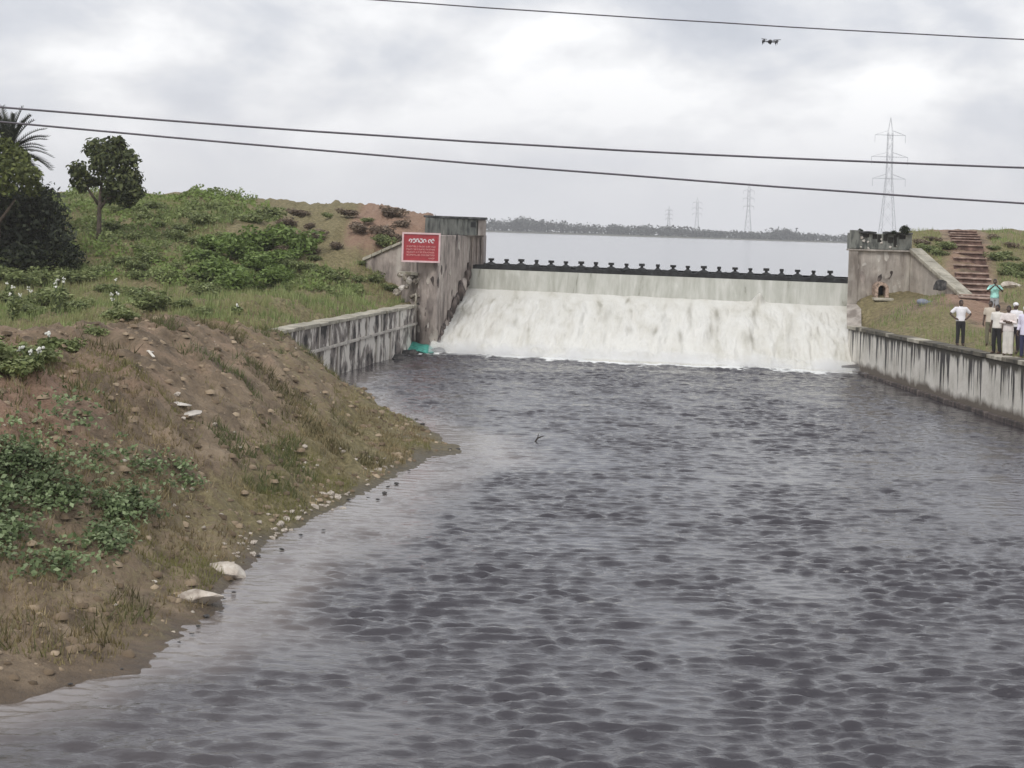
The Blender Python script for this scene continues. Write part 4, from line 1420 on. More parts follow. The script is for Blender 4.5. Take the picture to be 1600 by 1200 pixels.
for i, (px, py) in enumerate(spread_px(30, 175, 455, 322, 430, 32)):
    bush(px, py, rb.uniform(28, 58), 'leaf_mid', 'scrub bush on the green slope', 'scrub bushes on the green slope', i, rb.uniform(0.38, 0.62))
for i, (px, py) in enumerate(spread_px(14, 315, 470, 388, 452, 26)):
    bush(px, py, rb.uniform(44, 85), 'leaf_green', 'bush at the foot of the slope', 'bright bushes at the slope foot', i + 3, rb.uniform(0.5, 0.8))
for i, (px, py) in enumerate(spread_px(20, 425, 640, 332, 398, 26)):
    bush(px, py, rb.uniform(22, 50), 'leaf_dry' if i % 5 else 'leaf_mid', 'scrub bush on the bare earth slope', 'dry bushes on the bare slope', i, rb.uniform(0.4, 0.75))
for i, (px, py) in enumerate(spread_px(14, 470, 618, 405, 455, 22)):
    bush(px, py, rb.uniform(20, 42), 'leaf_mid', 'tuft below the wing wall', 'green tufts under the wing wall', i + 1, 0.55)
for i, (px, py) in enumerate(spread_px(20, 0, 330, 425, 500, 40)):
    bush(px, py, rb.uniform(40, 80), 'leaf_mid', 'weed clump in the field', 'weed clumps in the field', i + 2, rb.uniform(0.4, 0.65))
for i, (px, py, w) in enumerate([(10, 592, 100), (60, 562, 84), (110, 547, 60), (-20, 566, 110), (150, 524, 50)]):
    bush(px, py, w, 'leaf_mid', 'weed clump behind the mound ridge', 'weed clumps behind the mound ridge', i, 0.6)
for i, (px, py) in enumerate(spread_px(15, 1548, 1640, 368, 438, 22) + spread_px(5, 1436, 1482, 370, 398, 16)):
    bush(px, py, rb.uniform(24, 50), 'leaf_mid' if i % 3 else 'leaf_dry', 'scrub bush beside the brick red steps', 'scrub bushes beside the steps', i, rb.uniform(0.35, 0.55))
ORDINALS = ORD + ['thirteenth', 'fourteenth', 'fifteenth', 'sixteenth', 'seventeenth', 'eighteenth', 'nineteenth', 'twentieth']
for gname in sorted({b2[4] for b2 in BUSHES}):
    mem = [b2 for b2 in BUSHES if b2[4] == gname]
    ymed = sorted(m2[1] for m2 in mem)
    cuts_ = [ymed[len(ymed) // 3], ymed[2 * len(ymed) // 3]]
    rows = {}
    for m2 in mem:
        row = 'uphill' if m2[1] < cuts_[0] else ('middle' if m2[1] < cuts_[1] else 'downhill')
        rows.setdefault((m2[2], row), []).append(m2)
    for (colr, row), lst in rows.items():
        lst.sort(key=lambda m2: m2[0])
        for k, m2 in enumerate(lst):
            which = ('only one' if len(lst) == 1 else ORDINALS[k] + ' from the palm side')
            m2[5]['label'] = '%s %s, %s, %s row' % (colr, m2[3], which, row)
for i, (px, py, w) in enumerate([(1412, 362, 20), (1396, 364, 10), (1346, 362, 10), (1488, 360, 34)]):
    if i < 3:
        p = P(px, py + 2, 47.6)
        o = link('plant', BM['leaf_dark'][i % 3], None, p); o.scale = [w * 47.6 / F / 1.6] * 3
        tag(o, ['dark tufted plant growing highest on the broken parapet', 'small dark plant in the middle of the broken parapet', 'small dark plant on the parapet corner above the fall'][i], 'plant')


def tube_tree(name, label, base, limbs, blobs, n, leaf, mat, seed, cat='tree', group=None, shell=0.45):
    t = thing(name, label, cat, base, group)
    m_ = MB()
    for pts, rad in limbs:
        m_.tube([Vector(base) + Vector(p) for p in pts], rad, 8)
    m_.build('trunk', M['bark'], t, smooth=True, about=base)
    V, Fq = leaf_cloud(blobs, n, leaf, seed, shell=shell)
    link('crown', np_mesh('crown', V, Fq, M[mat]), t)
    return t


# round tree beside the dark thicket
bx, by = P(153, 385, 51.0)[0], 51.0
bz = ground_at(bx, by)
s = 51.0 / F


def tb(px, py, rpx, dy=0.0, fl=0.85):
    p = P(px, py, 51.0 + dy)
    return ((p[0] - bx, p[1] - by, p[2] - bz), (rpx * s * 0.86, rpx * s * 0.86, rpx * s * fl * 0.86))


blobs = [tb(150, 232, 22), tb(178, 238, 30, 0.4), tb(160, 255, 28, -0.4), tb(196, 250, 24), tb(205, 278, 22, 0.3), tb(185, 282, 30, -0.3), tb(212, 300, 17), tb(196, 308, 22), tb(172, 305, 18, 0.3),
         tb(122, 266, 18), tb(135, 280, 16, 0.2), tb(118, 284, 10), tb(150, 285, 12, 0.5), tb(128, 292, 12), tb(186, 222, 12)]
top = P(165, 260, 51.0)
limbs = [([(0, 0, -0.4), (0.03, 0, 0.9), (0.0, 0.05, 1.8), (0.05, 0, 2.6)], [0.16, 0.12, 0.10, 0.08]),
         ([(0.0, 0.05, 1.7), (0.5, 0.1, 2.5), (1.1, 0, 3.3)], [0.09, 0.07, 0.03]),
         ([(0.0, 0.05, 1.9), (-0.5, 0.0, 2.6), (-0.9, 0, 3.2)], [0.08, 0.06, 0.03]),
         ([(0.05, 0, 2.5), (0.1, 0.1, 3.6), (0.2, 0, 4.6)], [0.08, 0.06, 0.03]),
         ([(0.3, 0.05, 2.2), (1.2, -0.2, 2.6), (1.6, 0, 2.9)], [0.06, 0.05, 0.03])]
tube_tree('broadleaf_tree', 'small round crowned tree with thin trunk standing alone on the slope', (bx, by, bz), limbs, blobs, 5200, 0.13, 'leaf_tree', 41)

# dark thicket at the left edge: two trees and an undergrowth bush
def edge_tree(label, px0, py0, Y, blobpx, n, leaf, mat, seed, name='broadleaf_tree'):
    x, y = P(px0, py0, Y)[0], Y
    z = ground_at(x, y)
    k = Y / F
    bl = []
    for (a, b2, r_) in blobpx:
        p = P(a, b2, Y + random.uniform(-0.8, 0.8))
        bl.append(((p[0] - x, p[1] - y, p[2] - z), (r_ * k, r_ * k, r_ * k * 0.85)))
    hh = max(b2[0][2] for b2 in bl)
    lim = [([(0, 0, -0.4), (0.1, 0, hh * 0.3), (0, 0.1, hh * 0.6), (0.1, 0, hh * 0.9)], [0.22, 0.17, 0.12, 0.04]),
           ([(0.05, 0, hh * 0.35), (0.9, 0, hh * 0.6)], [0.1, 0.04]), ([(0.05, 0, hh * 0.3), (-0.9, 0.1, hh * 0.55)], [0.1, 0.04])]
    return tube_tree(name, label, (x, y, z), lim, bl, n, leaf, mat, seed)


edge_tree('olive lit leafy tree at the picture edge in front of the palm', -10, 420, 47.0,
          [(0, 240, 34), (25, 250, 26), (5, 275, 34), (40, 272, 22), (-40, 250, 50), (50, 292, 18), (-60, 300, 60)], 6000, 0.13, 'leaf_olive', 51)
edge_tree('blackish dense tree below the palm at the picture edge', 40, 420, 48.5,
          [(20, 315, 42), (60, 310, 30), (80, 335, 30), (40, 350, 50), (90, 365, 24), (0, 370, 55), (60, 385, 42), (-50, 350, 80), (20, 400, 44), (96, 390, 20)], 9000, 0.14, 'leaf_blackish', 52)
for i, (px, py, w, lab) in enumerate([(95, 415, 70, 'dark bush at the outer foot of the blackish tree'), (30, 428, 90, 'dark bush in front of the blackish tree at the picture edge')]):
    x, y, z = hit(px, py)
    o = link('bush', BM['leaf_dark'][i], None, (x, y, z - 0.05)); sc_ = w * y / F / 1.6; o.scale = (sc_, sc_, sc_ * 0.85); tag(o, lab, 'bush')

# palm
pb = Vector(P(12, 240, 50.5))
pz = ground_at(pb.x, pb.y)
palm = thing('palm_tree', 'date palm with stiff fronds rising above the dark thicket', 'palm tree', (pb.x, pb.y, pz))
b_ = MB()
b_.tube([(pb.x - 0.3, pb.y, pz - 0.3), (pb.x - 0.15, pb.y, pz + 2), (pb.x, pb.y, pb.z - 0.3), (pb.x, pb.y, pb.z + 0.15)], [0.24, 0.2, 0.2, 0.24], 10)
b_.build('trunk', M['bark'], palm, smooth=True, about=pb)
rp = random.Random(8)
for i in range(62):
    az = rp.uniform(0, 6.28)
    el = rp.uniform(-0.35, 1.45)
    ln = rp.uniform(2.0, 2.5)
    d = Vector((math.cos(az) * math.cos(el), math.sin(az) * math.cos(el), math.sin(el)))
    pts = []
    p = pb.copy()
    for k in range(8):
        pts.append(p.copy())
        p = p + d * ln / 7
        d = (d + Vector((0, 0, -0.085 - 0.02 * k))).normalized()
    m_ = MB()
    m_.tube(pts, [0.035 - 0.004 * k for k in range(8)], 4)
    for k in range(1, 8):
        for q in (0, 0.33, 0.66):
            if k == 7 and q > 0: continue
            c = pts[k] if k == 7 else pts[k].lerp(pts[k + 1], q)
            ax = (pts[k] - pts[k - 1]).normalized()
            sd_ = ax.cross(Vector((0, 0, 1)))
            if sd_.length < 0.05: sd_ = Vector((1, 0, 0))
            sd_.normalize()
            up = sd_.cross(ax)
            for sg in (-1, 1):
                l_ = 0.46 * (1 - 0.07 * k)
                tip = c + (sd_ * sg * 0.75 + ax * 0.65 + up * 0.25) * l_
                w_ = ax * 0.05
                m_.add([c - w_, c + w_, tip], [(0, 1, 2)])
    m_.build('frond', M['palm'], palm, about=pb)

# ------------------------------------------------------------------ grass (uncountable)
def blades(pts, h, w, mat, name, seed, lean=0.5):
    r = np.random.default_rng(seed)
    pts = np.asarray(pts) * np.array([1, K, 1])
    n = len(pts)
    a = r.uniform(0, 2 * np.pi, n)
    hh = h * (0.45 + 0.9 * r.random(n))
    ww = w * (0.6 + 0.8 * r.random(n))
    dirx, diry = np.cos(a), np.sin(a)
    a2 = r.uniform(0, 2 * np.pi, n)
    ln = lean * hh * r.random(n)
    V = np.zeros((n, 3, 3))
    V[:, 0] = pts - np.stack([dirx * ww, diry * ww, np.full(n, 0.02)], 1)
    V[:, 1] = pts + np.stack([dirx * ww, diry * ww, np.full(n, -0.02)], 1)
    V[:, 2] = pts + np.stack([np.cos(a2) * ln, np.sin(a2) * ln, hh], 1)
    me = np_mesh(name, V.reshape(-1, 3), np.arange(n * 3).reshape(-1, 3), M[mat])
    return tag(link(name, me), kind='stuff')


def scatter(n, x0, x1, y0, y1, hf, seed, keep):
    r = np.random.default_rng(seed)
    x = r.uniform(x0, x1, n)
    y = r.uniform(y0, y1, n)
    # clumps
    d = fbm(x * 0.9, y * 0.9, seed, 3) + 0.5 * fbm(x * 3.1, y * 3.1, seed + 4, 2)
    z = hf(x, y)
    k = keep(x, y, z) & (d + r.uniform(-0.35, 0.35, n) > -0.06)
    return np.stack([x, y, z], 1)[k]


gp = scatter(230000, -32, -4.6, 22, 58, left_h, 201, lambda x, y, z: (z > 1.2) & (y > 23.5 - 0.95 * (x + 9.5)) & ~((x > -15) & (y > 50.5)) & (x < wall_x(W_LEFT, y) - 0.65))
blades(gp, 0.27, 0.020, 'grass', 'field_grass', 5)
sp_ = scatter(120000, -34, -7.0, 47.0, 60, left_h, 231, lambda x, y, z: (z > 2.4) & ~((x + 5 * fbm(x * 0.3, y * 0.3, 239, 3) > -14.8) & (y > 50.0)))
rc2 = np.random.default_rng(77)
sp_ = sp_ + rc2.normal(size=sp_.shape) * 0.02 + np.array([0, 0, 0.12]) * rc2.random((len(sp_), 1)) * (1.0 + 7.0 * np.clip(fbm(sp_[:, :1] * 0.8, sp_[:, 1:2] * 1.0, 241, 3) + 0.1, 0, 1))
nr_ = rc2.normal(size=sp_.shape) * 0.6 + np.array([0, -0.2, 0.6]); nr_ /= np.linalg.norm(nr_, axis=1)[:, None]
ta = np.cross(nr_, rc2.normal(size=sp_.shape)); ta /= np.linalg.norm(ta, axis=1)[:, None]
tb_ = np.cross(nr_, ta)
sz_ = (0.085 * (0.5 + 0.9 * rc2.random(len(sp_))))[:, None]
sp_ = sp_ * np.array([1, K, 1])
Vs = np.stack([sp_ - ta * sz_, sp_ - tb_ * sz_ * 0.6, sp_ + ta * sz_, sp_ + tb_ * sz_ * 0.6], 1).reshape(-1, 3)
tag(link('scrub_cover', np_mesh('scrub_cover', Vs, np.arange(len(sp_) * 4).reshape(-1, 4), M['scrub'])), kind='stuff')
gp = scatter(60000, 15.5, 34, 28, 56, right_h, 211, lambda x, y, z: (z > 1.5) & (x > wall_x(W_RIGHT, y) + 0.6) & (np.abs(x - np.interp(y, [30, 38, 45, 55], [19.4, 20.0, 20.4, 24.3])) > 1.3) & ~((y > 46.5) & (x < 20.5)) & ~((x < 20) & (y > 45.8)))
blades(gp, 0.22, 0.016, 'grass', 'bank_grass', 6)
gp = scatter(210000, -13, -1.4, 10.5, 34.5, left_h, 221, lambda x, y, z: (z > 0.08) & (fbm(x * 0.35, y * 0.35, 77, 3) + 0.25 * (z < 1.2) > 0.02))
blades(gp, 0.10, 0.011, 'grass_dry', 'dry_grass', 7, 0.9)
gp = scatter(170000, -13, -1.6, 10.5, 34.5, left_h, 227, lambda x, y, z: (z > 0.15) & (fbm(x * 0.8, y * 1.2, 79, 3) > 0.27))
blades(gp, 0.21, 0.012, 'tuft', 'weed_tufts', 8, 1.1)


def clods(n, seed, keep, smin, smax, mat, name):
    r = np.random.default_rng(seed)
    x = r.uniform(-13.5, -1.2, n); y = r.uniform(10.5, 34.5, n)
    z = left_h(x, y)
    k = keep(x, y, z)
    c = np.stack([x, y * K, z], 1)[k]
    m_ = len(c)
    ang = np.arange(5) * 2 * np.pi / 5
    base = np.concatenate([np.stack([np.cos(ang), np.sin(ang), ang * 0 - 0.1], 1), np.stack([0.78 * np.cos(ang + 0.6), 0.78 * np.sin(ang + 0.6), ang * 0 + 0.38], 1), [[0.1, 0.05, 0.58]]])
    s_ = (smin + (smax - smin) * r.random(m_) ** 6)[:, None, None]
    v = base[None] * s_ * (0.7 + 0.6 * r.random((m_, 11, 3)))
    a = r.uniform(0, 6.28, m_)
    ca, sa = np.cos(a)[:, None], np.sin(a)[:, None]
    vx = v[..., 0] * ca - v[..., 1] * sa
    vy = v[..., 0] * sa + v[..., 1] * ca
    V = np.stack([vx, vy, v[..., 2] - 0.008], 2) + c[:, None, :]
    tri = np.array([t3 for q in range(5) for t3 in ((q, (q + 1) % 5, 5 + q), ((q + 1) % 5, 5 + (q + 1) % 5, 5 + q), (5 + q, 5 + (q + 1) % 5, 10))])
    Fq = (np.arange(m_)[:, None, None] * 11 + tri[None]).reshape(-1, 3)
    tag(link(name, np_mesh(name, V.reshape(-1, 3), Fq, M[mat])), kind='stuff')


M['clod'] = leafy('earth_clods', (0.12, 0.088, 0.058), (0.235, 0.176, 0.118), (0.38, 0.30, 0.21), rough=0.95, transl=0.0)
clods(13000, 301, lambda x, y, z: (z > 0.05), 0.02, 0.13, 'clod', 'earth_clods')
M['crumb'] = leafy('pale_crumbs', (0.26, 0.22, 0.17), (0.42, 0.37, 0.30), (0.6, 0.55, 0.48), rough=0.9, transl=0.0)
clods(2600, 307, lambda x, y, z: (z > 0.02) & (fbm(x * 0.4, y * 0.4, 88, 3) + 0.5 * (z < 0.5) > 0.1), 0.012, 0.06, 'crumb', 'pale_gravel')

# creeper patch on the mound
cp = []
rc = np.random.default_rng(33)
for px, py, rx, ry, n in [(30, 765, 62, 42, 1300), (0, 840, 40, 40, 600), (95, 790, 40, 26, 500), (195, 805, 42, 24, 900), (165, 850, 36, 24, 500), (85, 890, 60, 24, 350), (150, 735, 100, 26, 300),
                         (240, 745, 50, 20, 200), (60, 700, 70, 20, 120), (-60, 800, 80, 90, 1500), (110, 655, 60, 30, 240), (30, 730, 50, 30, 450), (290, 760, 30, 20, 160)]:
    for _ in range(int(n * 0.3)):
        cp.append((px + rc.normal() * rx * 0.55, py + rc.normal() * ry * 0.55))
cp = np.array(cp)
gx = PZ(100, 800, 1.5)
yy = np.arange(11.0, 24.0, 0.12)
dxp, dyp = cp[:, 0] - 800, cp[:, 1] - V0
XS = ((dxp * cs + dyp * sn)[:, None]) * yy[None] / F
ZS = H + ((dxp * sn - dyp * cs)[:, None]) * yy[None] / F
HS = left_h(XS, np.broadcast_to(yy[None], XS.shape))
kk = np.argmax(HS > ZS, axis=1)
C = np.stack([XS[np.arange(len(cp)), kk], yy[kk] + rc.uniform(-0.06, 0.06, len(cp)), HS[np.arange(len(cp)), kk] + rc.uniform(0.02, 0.20, len(cp))], 1)
C = np.repeat(C * np.array([1, K, 1]), 4, axis=0) + rc.normal(size=(len(C) * 4, 3)) * np.array([0.09, 0.09, 0.025])
nrm = rc.normal(size=C.shape) * 0.5 + np.array([0, -0.25, 0.9])
nrm /= np.linalg.norm(nrm, axis=1)[:, None]
t_ = np.cross(nrm, rc.normal(size=C.shape)); t_ /= np.linalg.norm(t_, axis=1)[:, None]
bt = np.cross(nrm, t_)
sz = (0.040 * (0.6 + 0.9 * rc.random(len(C))))[:, None]
V = np.stack([C - t_ * sz, C - bt * sz * 0.7 + nrm * sz * 0.2, C + t_ * sz, C + bt * sz * 0.7 + nrm * sz * 0.2], 1).reshape(-1, 3)
tag(link('creeper', np_mesh('creeper', V, np.arange(len(C) * 4).reshape(-1, 4), M['leaf_creeper'])), kind='stuff')

# white flowered weeds in the field
def flowering(px, py, hpx, nfl, label, seed):
    x, y, z = hit(px, py + hpx)
    y = min(y, 40.0) if py > 400 else y
    k = y / F
    hgt = hpx * k * 1.0
    r_ = random.Random(seed)
    t = thing('flowering_weed', label, 'plant', (x, y, z), 'white flowered weeds behind the mound')
    m_ = MB(); tops = []
    for i in range(nfl):
        tip = Vector((x + r_.uniform(-0.28, 0.28) * (1 if nfl > 2 else 0.3), y + r_.uniform(-0.2, 0.2), z + hgt * r_.uniform(0.75, 1.08)))
        m_.tube([(x, y, z - 0.1), ((x + tip.x) / 2 + r_.uniform(-.05, .05), (y + tip.y) / 2, z + hgt * 0.5), tip], [0.018, 0.014, 0.009], 5)
        tops.append(tip)
    m_.build('stem', M['stalk'], t, about=(x, y, z))
    V, Fq = leaf_cloud([((0, 0, hgt * 0.35), (0.22, 0.22, hgt * 0.35))], 130, 0.08, seed)
    link('foliage', np_mesh('foliage', V, Fq, M['leaf_mid']), t)
    for tip in tops:
        m_ = MB()
        for k2 in range(6):
            m_.ball(tip + Vector((r_.uniform(-.06, .06), r_.uniform(-.06, .06), r_.uniform(-.05, .05))), r_.uniform(0.018, 0.036), 5, 4)
        m_.build('flower_head', M['white_petal'], t, about=(x, y, z))


for i, (px, py, hp, nf, lab) in enumerate([
    (20, 452, 50, 3, 'white flowered weed nearest the picture edge, a loose row of heads'), (88, 440, 50, 4, 'tall weed with a cluster of white heads below the blackish tree'),
    (174, 426, 34, 1, 'weed with a single white head standing furthest back in the field'), (184, 466, 36, 3, 'weed with white heads just above the mound crest'),
    (50, 547, 30, 3, 'low weed with large white heads in the hollow behind the mound'), (77, 535, 22, 1, 'small white flowered weed close beside the large headed one'),
    (112, 425, 30, 1, 'pale headed weed between the tall cluster and the single head'), (45, 460, 30, 2, 'small white flowered weed beside the loose row of heads'),
    (265, 425, 24, 1, 'faint pale headed weed in mid field under the slope'), (370, 473, 18, 1, 'pale headed weed at the wall end of the field')]):
    flowering(px, py, hp, nf, lab, 60 + i)

# ------------------------------------------------------------------ stones and litter on the bank
def drop(name, me, px, py, lab, cat, group=None, sink=0.3, rz=0.0, sc=1.0, water=False):
    if water:
        p = PZ(px, py, 0.0)
    else:
        p = hit(px, py)
    o = link(name, me, None, (p[0], p[1], p[2]))
    o.rotation_euler = (random.uniform(-.2, .2), random.uniform(-.2, .2), rz)
    o.scale = (sc, sc, sc)
    return tag(o, lab, cat, group)


drop('rock', with_mat(irregular_stone(0.43, 401, (1.15, 0.75, 0.42), 3), M['white_stone']), 345, 892, 'large pale boulder on the mud edge, the one set back under the stone scatter', 'rock', rz=0.2)
drop('rock', with_mat(irregular_stone(0.42, 405, (1.2, 0.75, 0.42), 3), M['white_stone']), 308, 938, 'large pale pinkish boulder at the water edge nearest the viewer', 'rock', rz=0.5)
PEB = [with_mat(irregular_stone(1.0, 420 + k, (1.2, 0.9, 0.7), 1), M['white_stone']) for k in range(4)]
DPEB = [with_mat(irregular_stone(1.0, 440 + k, (1.2, 0.9, 0.6), 1), M['dark_stone']) for k in range(4)]
rs_ = random.Random(5)
EDGE = [(372, 884), (400, 866), (440, 842), (470, 822), (505, 800), (545, 780), (590, 760), (625, 738)]
spots = [(440, 818, 9), (455, 832, 7), (490, 795, 11), (503, 790, 8), (520, 800, 7), (395, 850, 9), (372, 850, 7), (388, 862, 6), (436, 846, 6), (476, 803, 6), (555, 719, 7), (532, 703, 6), (475, 708, 8), (536, 706, 7),
         (588, 725, 8), (292, 820, 6), (318, 833, 6), (301, 766, 7), (335, 665, 10), (285, 664, 9), (277, 622, 10), (545, 633, 7), (345, 808, 6), (270, 790, 9), (420, 805, 7), (405, 826, 7), (425, 842, 8), (445, 800, 5),
         (500, 812, 6), (512, 790, 6), (383, 842, 6), (365, 866, 6), (350, 852, 5), (600, 720, 5), (570, 735, 6), (128, 985, 6), (180, 960, 5), (60, 985, 5), (232, 720, 6)]
for _ in range(46):
    q = rs_.uniform(0, len(EDGE) - 1.001)
    a_, b_2, f_ = EDGE[int(q)], EDGE[int(q) + 1], q - int(q)
    spots.append((a_[0] + (b_2[0] - a_[0]) * f_ + rs_.gauss(-14, 14), a_[1] + (b_2[1] - a_[1]) * f_ + rs_.gauss(-8, 7), rs_.choice((4, 5, 6, 7, 9, 11))))
for i, (px, py, r_) in enumerate(spots):
    x, y, z = hit(px, py)
    drop('pebble', PEB[i % 4], px, py, 'small pale stone scattered over the mud slope and along its edge', 'stone', 'small pale stones on the mud bank', rz=i * 1.3, sc=r_ * 0.85 * y / F)
dark_spots = [(620, 755, 9), (600, 770, 9), (590, 780, 7), (575, 777, 6), (545, 780, 8), (640, 735, 6), (606, 760, 6), (505, 828, 8), (470, 835, 8), (440, 858, 8), (405, 868, 6), (365, 925, 9),
              (350, 935, 6), (345, 955, 6), (322, 962, 11), (310, 978, 9), (715, 702, 10), (704, 704, 6), (660, 662, 9), (650, 655, 7), (672, 678, 8), (465, 790, 6), (300, 990, 7), (280, 1003, 7), (190, 1045, 8), (110, 1068, 7)]
for i, (px, py, r_) in enumerate(dark_spots):
    p = PZ(px, py, 0.03)
    o = link('pebble', DPEB[i % 4], None, (p[0], p[1], max(p[2], ground_at(p[0], p[1])))); o.scale = (r_ * rs_.uniform(0.5, 0.9) * p[1] / F, r_ * 0.7 * p[1] / F, r_ * rs_.uniform(0.25, 0.5) * p[1] / F); o.rotation_euler.z = i
    tag(o, 'small dark wet stone lying at the water line of the bank', 'stone', 'dark wet stones along the water line')
m_ = MB(); m_.box((0, 0, 0.06), (0.06, 0.34, 0.02), rx=0.5); m_.box((0.03, 0.12, 0.12), (0.09, 0.14, 0.02), rx=0.2, rz=0.4)
o = drop('paper_scrap', m_.mesh('paper_scrap', M['litter']), 236, 560, 'long pale scrap of litter lying on the mound top', 'litter', rz=0.6)
for i, (px, py, lab) in enumerate([(293, 660, 'flat pale slab lying low on the mud slope'), (278, 634, 'flat pale slab lying higher on the mud slope')]):
    drop('slab', with_mat(irregular_stone(0.22, 460 + i, (1.5, 0.8, 0.28), 2), M['ledge']), px, py, lab, 'stone', rz=0.3)
drop('slab', with_mat(irregular_stone(0.5, 470, (1.3, 0.9, 0.5), 2), M['white_stone']), 1583, 448, 'pale flat boulder beside the steps behind the onlookers', 'stone', rz=0.4)
m_ = MB(); m_.ball((0, 0, 0.1), (0.3, 0.2, 0.16), 10, 6); m_.tube([(0.2, 0, 0.15), (0.34, 0.02, 0.2), (0.4, 0, 0.18)], [0.06, 0.04, 0.05], 6)
drop('plastic_bag', m_.mesh('plastic_bag', M['blue'], True), 1442, 477, 'crumpled blue plastic bag on the bare earth below the abutment', 'bag')

# tarpaulin and flotsam at the foot of the fall
tarp = MB()
nu, nv = 16, 7
vs = []
for i in range(nu):
    for j in range(nv):
        u, v_ = i / (nu - 1), j / (nv - 1)
        p = Vector(P(652 + 44 * u, 0, 47.6)).xy
        z = 0.10 + (1 - v_) * (0.36 * math.sin(math.pi * min(1, u * 0.95 + 0.05)) ** 0.6 + 0.05) * (1 - 0.45 * u) + 0.05 * math.sin(9 * u + 4 * v_)
        vs.append((p.x, 47.75 - 0.85 * v_ + 0.06 * math.sin(11 * u), z))
tarp.add(vs, [(i * nv + j, i * nv + j + 1, (i + 1) * nv + j + 1, (i + 1) * nv + j) for i in range(nu - 1) for j in range(nv - 1)])
o = tarp.build('tarpaulin', M['tarp'], smooth=True)
sm = o.modifiers.new('thickness', 'SOLIDIFY'); sm.thickness = 0.03
tag(o, 'crumpled teal tarpaulin caught at the foot of the abutment by the fall', 'tarpaulin')
for i, (px, py, r_, mk, lab) in enumerate([(640, 550, 9, 'dark_stone', 'dark rock in the froth under the end of the streaked wall'), (693, 537, 8, 'dark_stone', 'dark rock beside the teal tarpaulin at the edge of the fall'),
                                           (622, 557, 7, 'dark_stone', 'small dark rock at the wall base before the froth'), (646, 546, 6, 'ledge', 'pale rock tucked beside the dark rock under the wall end')]):
    p = PZ(px, py + 4, 0.0)
    o = link('rock', with_mat(irregular_stone(r_ * 1.5 * p[1] / F, 480 + i, (1.4, 0.8, 0.6), 2), M[mk]), None, (p[0], min(p[1], 47.4), 0.05)); tag(o, lab, 'rock')
m_ = MB()
pa, pb2 = Vector(PZ(1292, 566, 0.2)), Vector(PZ(1326, 563, 0.2))
pa.y = pb2.y = 44.9
m_.tube([(pa.x, 44.8, 0.28), ((pa.x + pb2.x) / 2, 44.9, 0.30), (pb2.x - 0.2, 45.0, 0.45), (pb2.x, 45.0, 0.72)], [0.05, 0.09, 0.12, 0.07], 7)
m_.tube([((pa.x + pb2.x) / 2, 44.9, 0.32), (pb2.x - 0.35, 44.7, 0.22)], [0.07, 0.05], 6)
tag(m_.build('driftwood', M['wood'], smooth=True), 'dark driftwood log lodged at the wall corner beside the fall', 'log')
p = Vector(PZ(840, 690, 0.0))
m_ = MB(); m_.tube([p + Vector((-0.12, 0, -0.1)), p + Vector((0.0, 0, 0.1)), p + Vector((0.16, 0, 0.16))], [0.02, 0.025, 0.012], 6)
m_.tube([p + Vector((0.0, 0, 0.1)), p + Vector((0.02, 0.05, 0.2))], [0.018, 0.01], 5)
tag(m_.build('twig', M['wood']), 'dark snagged twig poking out of the river off the spit', 'twig')

# ------------------------------------------------------------------ far wood and pylons
r = np.random.default_rng(90)
blobs = []
for i in range(520):
    x = -380 + 760 * r.random()
    px = 800 + x * F / 665
    y = 712 + r.uniform(0, 40)
    hgt = r.uniform(6.5, 8.5) * (1.12 if px < 900 else (0.98 if px < 1110 else 0.72))
    if abs(px - 822) < 13: hgt = 10.5
    if abs(px - 1268) < 14: hgt = 8.5
    blobs.append(((x, y, 4.6 + hgt * 0.48), (r.uniform(6, 12), 4, hgt * 0.5)))
V, Fq = leaf_cloud(blobs, 42000, 1.0, 91, shell=0.3)
V[:, 1] *= K
tag(link('far_wood', np_mesh('far_wood', V, Fq, M['far_leaf'])), kind='stuff')


